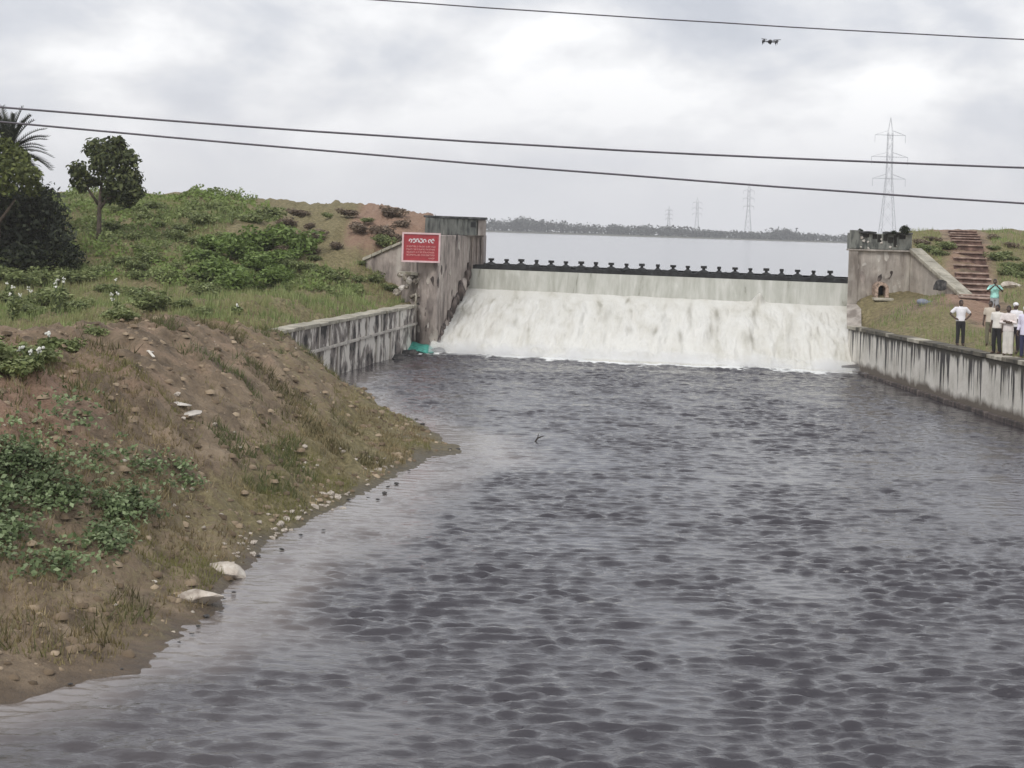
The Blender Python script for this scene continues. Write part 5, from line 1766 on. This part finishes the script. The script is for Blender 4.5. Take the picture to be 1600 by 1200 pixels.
def pylon(name, label, px, ptop, Y, base_px, arms, thick, bw, group='pylons beyond the lake'):
    top = P(px + 1, ptop, Y)
    cx = P(px, 375, Y)[0]
    z0, z1 = 4.6, top[2]
    hgt = z1 - z0
    t = thing(name, label, 'pylon', (cx, Y, z0), group)
    wb, wt = bw / 2, bw * 0.16
    zw = z0 + hgt * 0.55                 # waist

    def half(z):
        if z < zw:
            return wb + (wt - wb) * ((z - z0) / (zw - z0)) ** 0.8
        return wt * (1 - 0.25 * (z - zw) / (z1 - zw))
    lv = [z0 + hgt * f for f in (0, 0.14, 0.26, 0.36, 0.45, 0.55, 0.64, 0.73, 0.81, 0.88)]
    for sx in (-1, 1):
        for sy_ in (-1, 1):
            m_ = MB()
            for a, b2 in zip(lv[:-1], lv[1:]):
                m_.bar((cx + sx * half(a), Y + sy_ * half(a), a), (cx + sx * half(b2), Y + sy_ * half(b2), b2), thick)
            m_.build('leg', M['steel'], t, about=(cx, Y, z0))
    m_ = MB()
    for a, b2 in zip(lv[:-1], lv[1:]):
        for (ax, ay, bx_, by_) in ((-1, -1, 1, -1), (1, -1, 1, 1), (1, 1, -1, 1), (-1, 1, -1, -1)):
            m_.bar((cx + ax * half(a), Y + ay * half(a), a), (cx + bx_ * half(b2), Y + by_ * half(b2), b2), thick * 0.45)
            m_.bar((cx + bx_ * half(a), Y + by_ * half(a), a), (cx + ax * half(b2), Y + ay * half(b2), b2), thick * 0.45)
    m_.build('bracing', M['steel'], t, about=(cx, Y, z0))
    m_ = MB()
    zt = lv[-1]
    for sx in (-1, 1):
        for sy_ in (-1, 1):
            m_.bar((cx + sx * half(zt), Y + sy_ * half(zt), zt), (cx, Y, z1), thick * 0.7)
    m_.build('peak', M['steel'], t, about=(cx, Y, z0))
    for f, ln in arms:
        z = z0 + hgt * f
        m_ = MB()
        for sg in (-1, 1):
            for sy_ in (-1, 1):
                m_.bar((cx, Y + sy_ * half(z), z), (cx + sg * ln, Y, z), thick * 0.9)
                m_.bar((cx + sg * half(z), Y + sy_ * half(z), z + hgt * 0.035), (cx + sg * ln, Y, z), thick * 0.7)
        ao = m_.build('cross_arm', M['steel'], t, about=(cx, Y, z0))
        for sg in (-1, 1):
            m_ = MB(); m_.tube([(cx + sg * ln, Y, z), (cx + sg * ln, Y, z - hgt * 0.06)], thick * 0.5, 6)
            m_.build('insulator', M['steel'], ao, about=(cx, Y, z0))
    return t


pylon('pylon', 'tall steel lattice pylon rising behind the sandy abutment', 1386, 183, 350, 362, ((0.86, 5.2), (0.69, 6.2), (0.52, 5.6)), 0.105, 6.0)
pylon('pylon', 'slim pylon beyond the lake, its head against the lowest cable', 1168, 286, 760, 365, ((0.86, 4), (0.72, 4.2), (0.58, 4)), 0.16, 6.0)
pylon('pylon', 'faint hazy pylon next left of the slim one', 1088, 308, 1000, 355, ((0.86, 4.6), (0.72, 5), (0.58, 4.6)), 0.20, 6)
pylon('pylon', 'faintest short pylon over the far wood, furthest from the abutment people', 1044, 322, 1090, 355, ((0.86, 3.6), (0.72, 4), (0.58, 3.6)), 0.28, 6)

# ------------------------------------------------------------------ overhead cables
def cable(label, pts3, rad, x0=-40, x1=60):
    (xa, ya, za), (xb, yb, zb), (xc, yc, zc) = pts3
    A = np.array([[xa * xa, xa, 1], [xb * xb, xb, 1], [xc * xc, xc, 1]])
    co = np.linalg.solve(A, np.array([za, zb, zc]))
    xs = np.linspace(x0, x1, 90)
    m_ = MB()
    rr_ = random.Random(int(rad * 1e5))
    m_.tube([(x, ya, co[0] * x * x + co[1] * x + co[2] + rr_.uniform(-0.004, 0.004)) for x in xs], rad, 6)
    tag(m_.build('cable', M['cable'], smooth=True), label, 'cable', 'overhead cables')


Yc = 15.0
cable('thin overhead cable crossing the sky topmost, above the drone', [P(560, -2, 19), P(1050, 31, 19), P(1600, 62, 19)], 0.012)
cable('upper of the two lower overhead cables, crossing the palm crown top', [P(0, 167, Yc), P(800, 225, Yc), P(1600, 262, Yc)], 0.0150)
cable('lowest overhead cable, passing just over the round tree', [P(0, 190, Yc), P(800, 260, Yc), P(1600, 318, Yc)], 0.0145)

# ------------------------------------------------------------------ drone
dp = Vector(P(1203, 65.5, 30.0))
dr = thing('drone', 'small dark quadcopter drone hovering under the topmost cable', 'drone', tuple(dp))
b_ = MB()
b_.tube([dp + Vector((0, -0.11, 0)), dp + Vector((0, -0.07, 0.005)), dp + Vector((0, 0.06, 0.01)), dp + Vector((0, 0.12, 0.0))], [0.035, 0.06, 0.06, 0.03], 10)
b_.build('body', M['drone'], dr, smooth=True, about=dp)
b_ = MB(); b_.ball(dp + Vector((0, -0.09, -0.055)), 0.03, 8, 6); b_.build('camera', M['drone'], dr, smooth=True, about=dp)
for sx in (-1, 1):
    for sy_ in (-1, 1):
        e = dp + Vector((sx * 0.19, sy_ * 0.15, 0.012 - sx * 0.006))
        b_ = MB(); b_.bar(dp + Vector((sx * 0.04, sy_ * 0.05, 0)), e, 0.02, 0.016); ao = b_.build('arm', M['drone_grey'], dr, about=dp)
        b_ = MB(); b_.tube([e + Vector((0, 0, -0.045)), e + Vector((0, 0, 0.04))], 0.022, 8); b_.build('motor', M['drone'], ao, smooth=True, about=dp)
        b_ = MB(); ang = 0.5 + sx + sy_ * 2
        b_.bar(e + Vector((-0.11 * math.cos(ang), -0.11 * math.sin(ang), 0.046)), e + Vector((0.11 * math.cos(ang), 0.11 * math.sin(ang), 0.046)), 0.004, 0.02)
        b_.build('propeller', M['drone_grey'], ao, about=dp)
        b_ = MB(); b_.bar(e + Vector((0, 0, -0.04)), e + Vector((sx * 0.01, 0, -0.09)), 0.014); b_.build('landing_leg', M['drone_grey'], ao, about=dp)

# ------------------------------------------------------------------ people
M['skin'] = simple('skin', (0.075, 0.043, 0.030), 0.6, var=0.08)
M['hair'] = simple('hair', (0.012, 0.010, 0.010), 0.6)
M['eye'] = simple('eye', (0.5, 0.48, 0.45), 0.3, var=0.02)
M['shoe'] = simple('sandal', (0.12, 0.09, 0.075), 0.7)


def cloth(name, col, var=0.07):
    return simple(name, col, 0.85, var=var, scale=5)


def remeshed(m_, name, mat, parent, voxel, ratio=0.4, smooth_it=3):
    """fuses the shapes of m_ (local to the parent) into one continuous skin"""
    me = m_.mesh(name, None)
    tmp = bpy.data.objects.new('tmp', me)
    COL.objects.link(tmp)
    rm = tmp.modifiers.new('r', 'REMESH'); rm.mode = 'VOXEL'; rm.voxel_size = voxel
    if smooth_it:
        s_ = tmp.modifiers.new('s', 'SMOOTH'); s_.iterations = smooth_it; s_.factor = 0.5
    if ratio < 1:
        d_ = tmp.modifiers.new('d', 'DECIMATE'); d_.ratio = ratio
    dg = bpy.context.evaluated_depsgraph_get()
    out = bpy.data.meshes.new_from_object(tmp.evaluated_get(dg))
    bpy.data.objects.remove(tmp)
    out.name = name
    out.materials.clear()
    out.materials.append(mat)
    out.polygons.foreach_set('use_smooth', np.ones(len(out.polygons), dtype=bool))
    return link(name, out, parent)


def hand(m_, wrist, dirv_, palm_n, side):
    """palm, four bent fingers of different length and a thumb"""
    d = Vector(dirv_).normalized()
    n = Vector(palm_n)
    n = (n - d * n.dot(d)).normalized()
    sd_ = d.cross(n) * side
    w = Vector(wrist)
    m_.tube([w - d * 0.02, w + d * 0.03, w + d * 0.085], [0.026, 0.036, 0.034], 8)
    for k, (o_, l_) in enumerate(((0.028, 0.062), (0.010, 0.070), (-0.010, 0.066), (-0.028, 0.052))):
        b0 = w + d * 0.078 + sd_ * o_
        k1 = b0 + d * l_ * 0.5 + n * 0.010
        k2 = k1 + d * l_ * 0.32 + n * 0.022
        k3 = k2 + d * l_ * 0.12 + n * 0.026
        m_.tube([b0, k1, k2, k3], [0.0105, 0.010, 0.0095, 0.008], 6)
    t0 = w + d * 0.02 + sd_ * 0.026
    m_.tube([t0, t0 + d * 0.03 + sd_ * 0.026 + n * 0.008, t0 + d * 0.062 + sd_ * 0.030 + n * 0.02], [0.014, 0.012, 0.009], 6)


def person(label, pos, face_az, height, arms, shirt, lower, lower_kind='trousers', cap=None, shirt_len=0.50, turn=0.0, sleeve=0.6):
    """standing figure; local frame faces -Y (towards the viewer when face_az is 0)"""
    root = thing('person', label, 'person', pos)
    root.rotation_euler.z = face_az
    S = height / 1.70
    v = lambda x, y, z: Vector((x * S, y * S, z * S))
    hipx, shx = 0.085, 0.185
    feet = [v(-0.115, -0.01, 0.06), v(0.115, 0.02, 0.06)]
    knees = [v(-0.10, -0.03, 0.47), v(0.105, -0.01, 0.47)]
    hips = [v(-hipx, 0, 0.88), v(hipx, 0, 0.88)]
    sh = [v(-shx, 0.01, 1.385), v(shx, 0.01, 1.385)]
    if arms == 'hips':
        el = [v(-0.40, 0.05, 1.17), v(0.40, 0.05, 1.17)]
        wr_ = [v(-0.215, -0.05, 1.01), v(0.215, -0.05, 1.01)]
        hd = [(0.75, -0.45, -0.25), (-0.75, -0.45, -0.25)]
        pn = [(0.3, 0.5, -0.6), (-0.3, 0.5, -0.6)]
    elif arms == 'raised':
        el = [v(-0.33, -0.12, 1.16), v(0.31, -0.14, 1.20)]
        wr_ = [v(-0.12, -0.32, 1.36), v(0.10, -0.33, 1.38)]
        hd = [(0.5, -0.4, 0.6), (-0.5, -0.4, 0.6)]
        pn = [(0.6, 0.2, -0.3), (-0.6, 0.2, -0.3)]
    elif arms == 'folded':
        el = [v(-0.27, -0.05, 1.12), v(0.27, -0.05, 1.12)]
        wr_ = [v(0.02, -0.21, 1.13), v(-0.03, -0.185, 1.17)]
        hd = [(0.95, -0.05, 0.1), (-0.95, 0.15, 0.0)]
        pn = [(0, 0.8, 0), (0, 0.8, 0)]
    else:
        el = [v(-0.245, 0.03, 1.10), v(0.245, 0.03, 1.10)]
        wr_ = [v(-0.255, -0.06, 0.86), v(0.255, -0.05, 0.86)]
        hd = [(0.05, -0.15, -1), (-0.05, -0.15, -1)]
        pn = [(0.9, -0.2, 0), (-0.9, -0.2, 0)]
    r_ = lambda *a: [q * S for q in a]
    m_ = MB()
    for f_, k, h_ in zip(feet, knees, hips):
        m_.tube([f_, f_.lerp(k, 0.55), k, k.lerp(h_, 0.5), h_], r_(0.04, 0.054, 0.055, 0.072, 0.088), 10)
        m_.tube([f_ + v(0, 0.06, -0.02), f_ + v(0, -0.04, -0.015), f_ + v(0, -0.16, -0.035)], r_(0.036, 0.042, 0.028), 8)
    m_.tube([v(0, 0, 0.80), v(0, 0, 0.92), v(0, 0, 1.06), v(0, 0, 1.25), v(0, 0, 1.38), v(0, 0, 1.44)], r_(0.12, 0.15, 0.135, 0.155, 0.15, 0.07), 14,
            [(1, 0.75), (1.05, 0.75), (1, 0.72), (1.1, 0.7), (1.15, 0.65), (1, 0.9)])
    hc = v(0, -0.015, 1.585)
    m_.tube([v(0, 0.015, 1.38), v(0, 0.0, 1.46), v(0, -0.005, 1.52)], r_(0.066, 0.056, 0.056), 10)
    m_.ball(hc + v(0, 0.005, 0.015), r_(0.075, 0.092, 0.108), 14, 10)
    m_.ball(hc + v(0, -0.035, -0.055), r_(0.052, 0.055, 0.058), 12, 8)      # jaw
    m_.tube([hc + v(0, -0.085, 0.012), hc + v(0, -0.112, -0.022)], r_(0.010, 0.016), 6)   # nose
    m_.tube([hc + v(-0.022, -0.083, -0.055), hc + v(0.022, -0.083, -0.055)], r_(0.009, 0.009), 6)   # lips
    for sg in (-1, 1):
        m_.ball(hc + v(sg * 0.078, 0.01, -0.005), r_(0.012, 0.022, 0.032), 8, 6)          # ears
    for s_, e_, w_, d_, n_2, sg in zip(sh, el, wr_, hd, pn, (1, -1)):
        m_.tube([s_ * 0.55 + v(0, 0, 1.385) * 0.45, s_, s_.lerp(e_, 0.5), e_, e_.lerp(w_, 0.45), w_], r_(0.07, 0.058, 0.047, 0.039, 0.038, 0.027), 10)
        hand(m_, w_, d_, n_2, sg)
    remeshed(m_, 'body', M['skin'], root, 0.0095, 0.35, 2)
    # face and hair
    for sg in (-1, 1):
        e_ = MB(); e_.ball(hc + v(sg * 0.03, -0.078, 0.014), r_(0.011, 0.011, 0.008), 8, 6); link('eye', e_.mesh('eye', M['eye'], True), root)
    hm = MB()
    hm.ball(hc + v(0, 0.022, 0.04), r_(0.082, 0.094, 0.098), 14, 9)
    hm.ball(hc + v(0, 0.05, -0.02), r_(0.07, 0.062, 0.07), 12, 8)
    remeshed(hm, 'hair', M['hair'], root, 0.014, 1.0, 1)
    # shirt
    st = MB()
    zb = 1.385 - shirt_len
    st.tube([v(0, 0, zb), v(0, 0, zb + 0.12), v(0, 0, 1.12), v(0, 0, 1.27), v(0, 0.005, 1.375), v(0, 0.01, 1.425), v(0, 0.012, 1.452)], r_(0.178, 0.174, 0.165, 0.185, 0.182, 0.12, 0.075), 18,
            [(1.08, 0.78), (1.04, 0.76), (1, 0.76), (1.08, 0.70), (1.12, 0.64), (1.15, 0.7), (1, 0.9)])
    for s_, e_, w_ in zip(sh, el, wr_):
        pts = [s_ * 0.5 + v(0, 0, 1.37) * 0.5, s_, s_.lerp(e_, 0.55)]
        rad = [0.078, 0.078, 0.074]
        if sleeve > 0.55:
            pts.append(s_.lerp(e_, 0.78 if sleeve < 0.9 else 1.0)); rad.append(0.07 if sleeve < 0.9 else 0.056)
        if sleeve > 0.95:
            pts.append(e_.lerp(w_, 0.8)); rad.append(0.046)
        st.tube(pts, r_(*rad), 12)
    remeshed(st, 'shirt', shirt, root, 0.016, 1.0, 2)
    cl = MB(); cl.tube([v(0, 0.012, 1.435), v(0, 0.008, 1.475)], r_(0.076, 0.070), 14); link('collar', cl.mesh('collar', shirt, True), root)
    # lower garment
    tr = MB()
    if lower_kind == 'trousers':
        tr.tube([v(0, 0, 0.80), v(0, 0, 0.90), v(0, 0, 1.02)], r_(0.135, 0.160, 0.152), 16, [(1.1, 0.8), (1.06, 0.78), (1, 0.76)])
        for f_, k, h_ in zip(feet, knees, hips):
            tr.tube([f_ + v(0, 0.01, 0.005), f_.lerp(k, 0.5), k, k.lerp(h_, 0.55), h_ + v(0, 0, -0.02)], r_(0.064, 0.068, 0.074, 0.088, 0.104), 12)
    else:
        tr.tube([v(0, 0, 0.06), v(0, 0, 0.35), v(0, 0, 0.7), v(0, 0, 0.9), v(0, 0, 1.02)], r_(0.165, 0.160, 0.165, 0.165, 0.152), 20, [(1.1, 0.72), (1.12, 0.74), (1.12, 0.8), (1.06, 0.78), (1, 0.76)])
        for sg in (-1, 1):
            tr.tube([v(sg * 0.09, -0.02, 0.05), v(sg * 0.10, -0.05, 0.4), v(sg * 0.06, -0.06, 0.85)], r_(0.085, 0.08, 0.06), 12)
        tr.tube([v(0.02, -0.13, 0.09), v(0.01, -0.14, 0.5), v(0, -0.12, 0.95)], r_(0.028, 0.026, 0.02), 8)
    remeshed(tr, 'trousers' if lower_kind == 'trousers' else 'dhoti', lower, root, 0.014, 1.0, 2)
    for f_ in feet:
        so = MB(); so.tube([f_ + v(0, 0.085, -0.035), f_ + v(0, 0.0, -0.034), f_ + v(0, -0.12, -0.040), f_ + v(0, -0.19, -0.045)], r_(0.036, 0.045, 0.046, 0.022), 8, [(1, 0.5)] * 4)
        link('sandal', so.mesh('sandal', M['shoe'], True), root)
    if cap is not None:
        cm = MB()
        cm.ball(hc + v(0, 0.008, 0.072), r_(0.090, 0.104, 0.072), 16, 9)
        cm.tube([hc + v(0, 0.008, 0.045), hc + v(0, 0.008, 0.08)], r_(0.098, 0.094), 16, [(0.95, 1.08), (0.94, 1.07)])
        cm.tube([hc + v(0, -0.09, 0.058), hc + v(0, -0.155, 0.048)], r_(0.07, 0.05), 12, [(1, 0.14), (1, 0.12)])
        remeshed(cm, 'cap', cap, root, 0.011, 1.0, 1)
    return root


WHT = cloth('white_cotton', (0.80, 0.78, 0.80))
CRM = cloth('cream_cotton', (0.76, 0.72, 0.66))
PNK = cloth('pinkish_cotton', (0.74, 0.67, 0.64))
BEI = cloth('beige_cotton', (0.56, 0.49, 0.40))
LIL = cloth('lilac_cotton', (0.72, 0.68, 0.80))
TEAL = cloth('teal_print', (0.30, 0.58, 0.52), 0.45)
BLK = cloth('black_trouser', (0.022, 0.020, 0.022))
DKP = cloth('dark_trouser', (0.035, 0.028, 0.040))
NAV = cloth('navy_trouser', (0.035, 0.036, 0.085))
OLV = cloth('olive_trouser', (0.16, 0.15, 0.10))
GRY = cloth('grey_trouser', (0.36, 0.37, 0.38))
OFW = cloth('offwhite_dhoti', (0.66, 0.63, 0.58))


def stand(px, py, Y, on=None):
    """feet position: on the ground (or the coping) at that sight line"""
    x = P(px, py, Y)[0]
    z = ground_at(x, Y) + 0.02 if on is None else on
    return (x, Y, z)


def coping_z(y):
    return float(np.interp(y, [33, 46], [1.98, 1.84])) + 0.145


person('man in white T-shirt and black trousers, hands on hips, alone on the wall', (P(1500, 537, 37.75)[0], 37.75, coping_z(37.75)), 0.05, 1.66, 'hips', WHT, BLK, shirt_len=0.47)
person('person in teal and white shirt standing on the earth below the steps', stand(1553, 500, 43.0), -0.2, 1.66, 'raised', TEAL, GRY)
person('person in beige shirt half hidden at the back of the group', stand(1546, 545, 37.6), -0.6, 1.62, 'down', BEI, OLV)
person('man in cream shirt and black trousers at the near side of the group', (P(1559, 553, 34.9)[0], 35.0, coping_z(35)), -0.9, 1.66, 'down', CRM, BLK)
person('man in pinkish shirt and long offwhite dhoti in the group', (P(1572, 556, 34.6)[0], 34.5, coping_z(34.5)), -0.5, 1.66, 'folded', PNK, OFW, 'dhoti', shirt_len=0.56, sleeve=1.0)
person('man with white cap, white shirt and dark trousers within the group', stand(1585, 556, 34.9), -0.7, 1.70, 'folded', WHT, DKP, cap=WHT, sleeve=1.0)
person('man with white cap, lilac shirt and navy trousers at the group end', (P(1601, 562, 34.0)[0], 34.0, coping_z(34) if P(1601, 562, 34.0)[0] < 16.95 else ground_at(P(1601, 562, 34.0)[0], 34.0)), -0.8, 1.72, 'down', LIL, NAV, cap=WHT, shirt_len=0.62, sleeve=1.0)

# ------------------------------------------------------------------ spray over the foot of the fall
sb_ = MB()
sb_.prism([(FOOT_L.x - 0.2, FOOT_L.y + 0.6), (FOOT_R.x - 0.15, FOOT_R.y + 0.6), (FOOT_R.x - 0.15, FOOT_R.y - 2.4), (FOOT_L.x - 0.2, FOOT_L.y - 2.4)], 0.10, 1.1)
sm_ = bpy.data.materials.new('spray')
sm_.use_nodes = True
st_ = sm_.node_tree
st_.nodes.clear()
tc_ = N(st_, 'ShaderNodeTexCoord')
nn_ = N(st_, 'ShaderNodeTexNoise', inp={'Scale': 0.8, 'Detail': 3.0})
st_.links.new(tc_.outputs['Object'], nn_.inputs['Vector'])
gz = N(st_, 'ShaderNodeSeparateXYZ')
st_.links.new(tc_.outputs['Object'], gz.inputs['Vector'])
fz = N(st_, 'ShaderNodeMapRange', inp={'From Min': 0.1, 'From Max': 1.1, 'To Min': 0.85, 'To Max': 0.10})
st_.links.new(gz.outputs['Z'], fz.inputs['Value'])
slope_ = (FOOT_R.y - FOOT_L.y) * K / (FOOT_R.x - FOOT_L.x)
dy_ = N(st_, 'ShaderNodeMath', operation='MULTIPLY_ADD')        # metres down the channel from the foot line
st_.links.new(gz.outputs['X'], dy_.inputs[0])
dy_.inputs[1].default_value = -slope_
st_.links.new(gz.outputs['Y'], dy_.inputs[2])
c_ = FOOT_L.y * K - slope_ * FOOT_L.x
fy = N(st_, 'ShaderNodeMapRange', inp={'From Min': c_ - 4.2, 'From Max': c_ - 0.6, 'To Min': -0.6, 'To Max': 0.0})
st_.links.new(dy_.outputs['Value'], fy.inputs['Value'])
a1 = N(st_, 'ShaderNodeMath', operation='ADD')
st_.links.new(fz.outputs['Result'], a1.inputs[0]); st_.links.new(fy.outputs['Result'], a1.inputs[1])
a2 = N(st_, 'ShaderNodeMath', operation='SUBTRACT')
st_.links.new(a1.outputs['Value'], a2.inputs[0]); st_.links.new(nn_.outputs['Fac'], a2.inputs[1])
a3 = N(st_, 'ShaderNodeMath', operation='MULTIPLY', use_clamp=False)
a4 = N(st_, 'ShaderNodeMath', operation='MAXIMUM')
st_.links.new(a2.outputs['Value'], a4.inputs[0]); a4.inputs[1].default_value = 0.0
st_.links.new(a4.outputs['Value'], a3.inputs[0]); a3.inputs[1].default_value = 5.0
sv = N(st_, 'ShaderNodeVolumePrincipled')
sv.inputs['Color'].default_value = (0.95, 0.95, 0.95, 1)
st_.links.new(a3.outputs['Value'], sv.inputs['Density'])
so_ = N(st_, 'ShaderNodeOutputMaterial')
st_.links.new(sv.outputs['Volume'], so_.inputs['Volume'])
tag(sb_.build('spray', sm_), kind='stuff')

# ------------------------------------------------------------------ haze
hb = MB()
hb.box((0, 510, 32.0), (2400, 1260, 69.0))
hm = bpy.data.materials.new('haze')
hm.use_nodes = True
ht = hm.node_tree
ht.nodes.clear()
vol = N(ht, 'ShaderNodeVolumePrincipled')
vol.inputs['Color'].default_value = (0.975, 0.98, 0.99, 1)
vol.inputs['Density'].default_value = 0.00031
vol.inputs['Anisotropy'].default_value = 0.0
ho = N(ht, 'ShaderNodeOutputMaterial')
ht.links.new(vol.outputs['Volume'], ho.inputs['Volume'])
tag(hb.build('haze', hm), kind='stuff')
